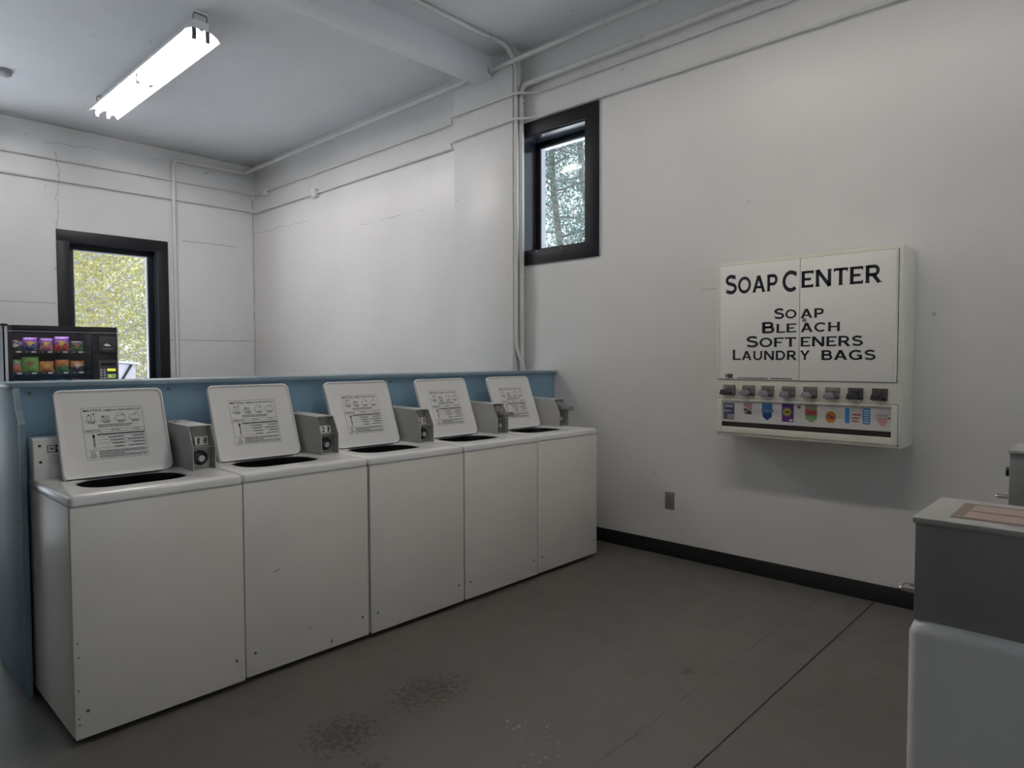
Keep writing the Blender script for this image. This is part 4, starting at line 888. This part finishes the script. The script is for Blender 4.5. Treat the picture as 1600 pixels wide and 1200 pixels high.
# ------------------------------------------------------------------ outdoors
gm_, nt, b = nodes_of('outdoor_ground'); tc = N(nt, 'ShaderNodeTexCoord')
L(nt, mixc(nt, ramp(nt, noise(nt, tc.outputs['Object'], 1.5, 4), 0.35, 0.65), (0.70, 0.70, 0.69), (0.80, 0.79, 0.77)), b.inputs['Base Color']); b.inputs['Roughness'].default_value = 0.9  # near-white so the ground bounces sun up to the ceiling
struct(obj('ground_outdoors', MB().box(-45, 45, -45, 60, -0.4, -0.16).mesh('ground_outdoors', gm_)), 'light concrete ground outside, whitened to bounce sunlight indoors')
def leaf_mat(name, ca, cb_, cc):
    m, nt, b = nodes_of(name); g_ = N(nt, 'ShaderNodeNewGeometry')
    cr = N(nt, 'ShaderNodeValToRGB'); L(nt, g_.outputs['Random Per Island'], cr.inputs[0])
    e = cr.color_ramp.elements; e[0].color = ca+(1,); e[1].color = cc+(1,); q = cr.color_ramp.elements.new(0.55); q.color = cb_+(1,)
    L(nt, cr.outputs[0], b.inputs['Base Color']); b.inputs['Roughness'].default_value = 0.6; b.inputs['Specular IOR Level'].default_value = 0.2
    tl = N(nt, 'ShaderNodeBsdfTranslucent'); L(nt, cr.outputs[0], tl.inputs[0]); mx = N(nt, 'ShaderNodeMixShader'); mx.inputs[0].default_value = 0.5
    L(nt, b.outputs[0], mx.inputs[1]); L(nt, tl.outputs[0], mx.inputs[2]); L(nt, mx.outputs[0], nt.nodes['Material Output'].inputs[0])
    return m
leaf_yellow = leaf_mat('yellow_leaves', (0.46, 0.41, 0.13), (0.56, 0.52, 0.24), (0.42, 0.43, 0.40))
leaf_olive = leaf_mat('olive_leaves', (0.34, 0.36, 0.17), (0.48, 0.46, 0.22), (0.40, 0.40, 0.42))
leaf_red = leaf_mat('red_leaves', (0.495, 0.144, 0.126), (0.558, 0.288, 0.09), (0.405, 0.108, 0.162))
leaf_pine = leaf_mat('pine_needles', (0.10, 0.145, 0.125), (0.16, 0.22, 0.195), (0.06, 0.09, 0.08))
bark = mat('bark', (0.17, 0.15, 0.15), 0.9, var=0.3, scale=8)
bark_pale = mat('pale_bark', (0.42, 0.41, 0.47), 0.9, var=0.2, scale=8)
def tree(name, label, loc, height, spread, n_br, n_leaf, lsz, leafm, barkm, seed, crown0=0.2, droop=0.0, group=None, clump=0.35):
    r = random.Random(seed); t = thing(name, label, 'tree' if 'shrub' not in name else 'shrub', loc, 0, group)
    tr = MB(); n = 7; trunk = [(r.uniform(-1, 1)*0.06*i, r.uniform(-1, 1)*0.06*i, height*i/n) for i in range(n+1)]
    tr.tube(trunk, [0.05*height/4*(1-i/n*0.85)+0.008 for i in range(n+1)], 8); obj('trunk', tr.mesh('trunk', barkm, smooth=60), t)
    br = MB(); ctr = []
    for k in range(n_br):
        h = height*(crown0+(1-crown0)*((k+r.random())/n_br)); i = min(int(h/height*n), n-1); f = h/height*n-i
        p = Vector(trunk[i])*(1-f)+Vector(trunk[i+1])*f; a = r.uniform(0, 2*PI)
        ln = spread*(1.05-0.75*(h/height))*r.uniform(0.6, 1.1); d = Vector((math.cos(a), math.sin(a), r.uniform(-0.15, 0.5)-droop))
        pts = [p]
        for s_ in range(1, 5): pts.append(p + d*ln*s_/4 + Vector((r.uniform(-1, 1), r.uniform(-1, 1), r.uniform(-1, 1)+0.3-droop))*0.06*ln*s_/2)
        rr0 = 0.018*height/4*(1.1-h/height)+0.006; br.tube(pts, [rr0*(1-s_*0.2) for s_ in range(5)], 5)
        for s_ in (1, 2, 3, 4):
            ctr.append((pts[s_], ln))
            q = pts[s_]+Vector((r.uniform(-1, 1), r.uniform(-1, 1), r.uniform(-0.4, 0.8)))*ln*0.3; br.tube([pts[s_], (pts[s_]+q)/2+Vector((0, 0, 0.03)), q], [rr0*0.4, rr0*0.3, rr0*0.15], 4); ctr.append((q, ln*0.7))
    obj('branches', br.mesh('branches', barkm, smooth=60), t)
    lf = MB()
    for k in range(n_leaf):
        c, ln = ctr[r.randrange(len(ctr))]; g2 = clump*spread*0.45
        p = Vector(c)+Vector((r.gauss(0, g2), r.gauss(0, g2), r.gauss(0, g2*0.7)))
        u = Vector((r.gauss(0, 1), r.gauss(0, 1), r.gauss(0, 1))).normalized(); v_ = u.cross(Vector((r.gauss(0, 1), r.gauss(0, 1), r.gauss(0, 1)))).normalized(); s_ = lsz*r.uniform(0.6, 1.4)
        lf.add([p-u*s_, p+v_*s_*0.45, p+u*s_, p-v_*s_*0.45], [(0,1,2,3)])
    fo = obj('foliage', lf.flat('foliage', leafm), t); fo['kind'] = 'stuff'
    return t
G = 'trees beyond the back window'
tree('yellow_tree', 'tall yellow-leaved tree filling the left of the back window', (-0.8, 12.5, -0.16), 6.5, 2.6, 40, 26000, 0.036, leaf_yellow, bark_pale, 1, 0.12, group=G)
tree('yellow_tree', 'yellow and olive tree on the right of the back window', (1.6, 12.0, -0.16), 5.8, 2.2, 36, 22000, 0.034, leaf_olive, bark_pale, 2, 0.15, group=G)
tree('yellow_tree', 'bright yellow tree low behind the snack machine', (0.6, 15.5, -0.16), 7.5, 3.2, 36, 18000, 0.055, leaf_yellow, bark_pale, 3, 0.1, group=G)
tree('yellow_tree', 'far olive tree behind the yellow ones', (3.6, 17.0, -0.16), 9.0, 3.6, 36, 16000, 0.06, leaf_olive, bark_pale, 4, 0.1, group=G)
tree('yellow_tree', 'far pale tree seen at the top of the back window', (-0.6, 19.0, -0.16), 9.5, 3.8, 34, 16000, 0.06, leaf_olive, bark_pale, 5, 0.1, group=G)
tree('red_shrub', 'red autumn shrub at the lower right of the back window', (-0.18, 9.0, -0.16), 1.55, 0.55, 18, 2500, 0.03, leaf_red, bark, 6, 0.2)
tree('pine_tree', 'dark evergreen with thin crossing branches seen through the small window', (5.6, 5.4, -0.16), 8.2, 2.3, 44, 20000, 0.030, leaf_pine, bark, 8, 0.3, 0.05, 'evergreens outside the small window', 0.30)
tree('pine_tree', 'second evergreen behind, right side of the small window', (8.2, 6.6, -0.16), 10.0, 2.4, 40, 14000, 0.035, leaf_pine, bark, 9, 0.3, 0.1, 'evergreens outside the small window', 0.30)
t = thing('garden_shed', 'small pale shed with a dark diagonal brace low in the back window', 'shed', (-1.35, 9.2, -0.16))
obj('walls', MB().prism([(0, 0), (0.85, 0), (0.85, 1.52), (0, 1.60)], 'Y', 0, 1.3).mesh('shed_walls', mat('pale_shed', (0.42, 0.42, 0.47), 0.6)), t)
obj('roof', MB().prism([(-0.1, 1.615), (0.90, 1.525), (0.90, 1.56), (-0.1, 1.65)], 'Y', -0.08, 1.4).mesh('shed_roof', mat('pale_roof', (0.45, 0.45, 0.50), 0.5)), t)
obj('brace', MB().prism([(0.63, 1.29), (0.66, 1.28), (0.80, 1.52), (0.77, 1.53)], 'Y', -0.03, 0.0).mesh('shed_brace', black_trim), t)
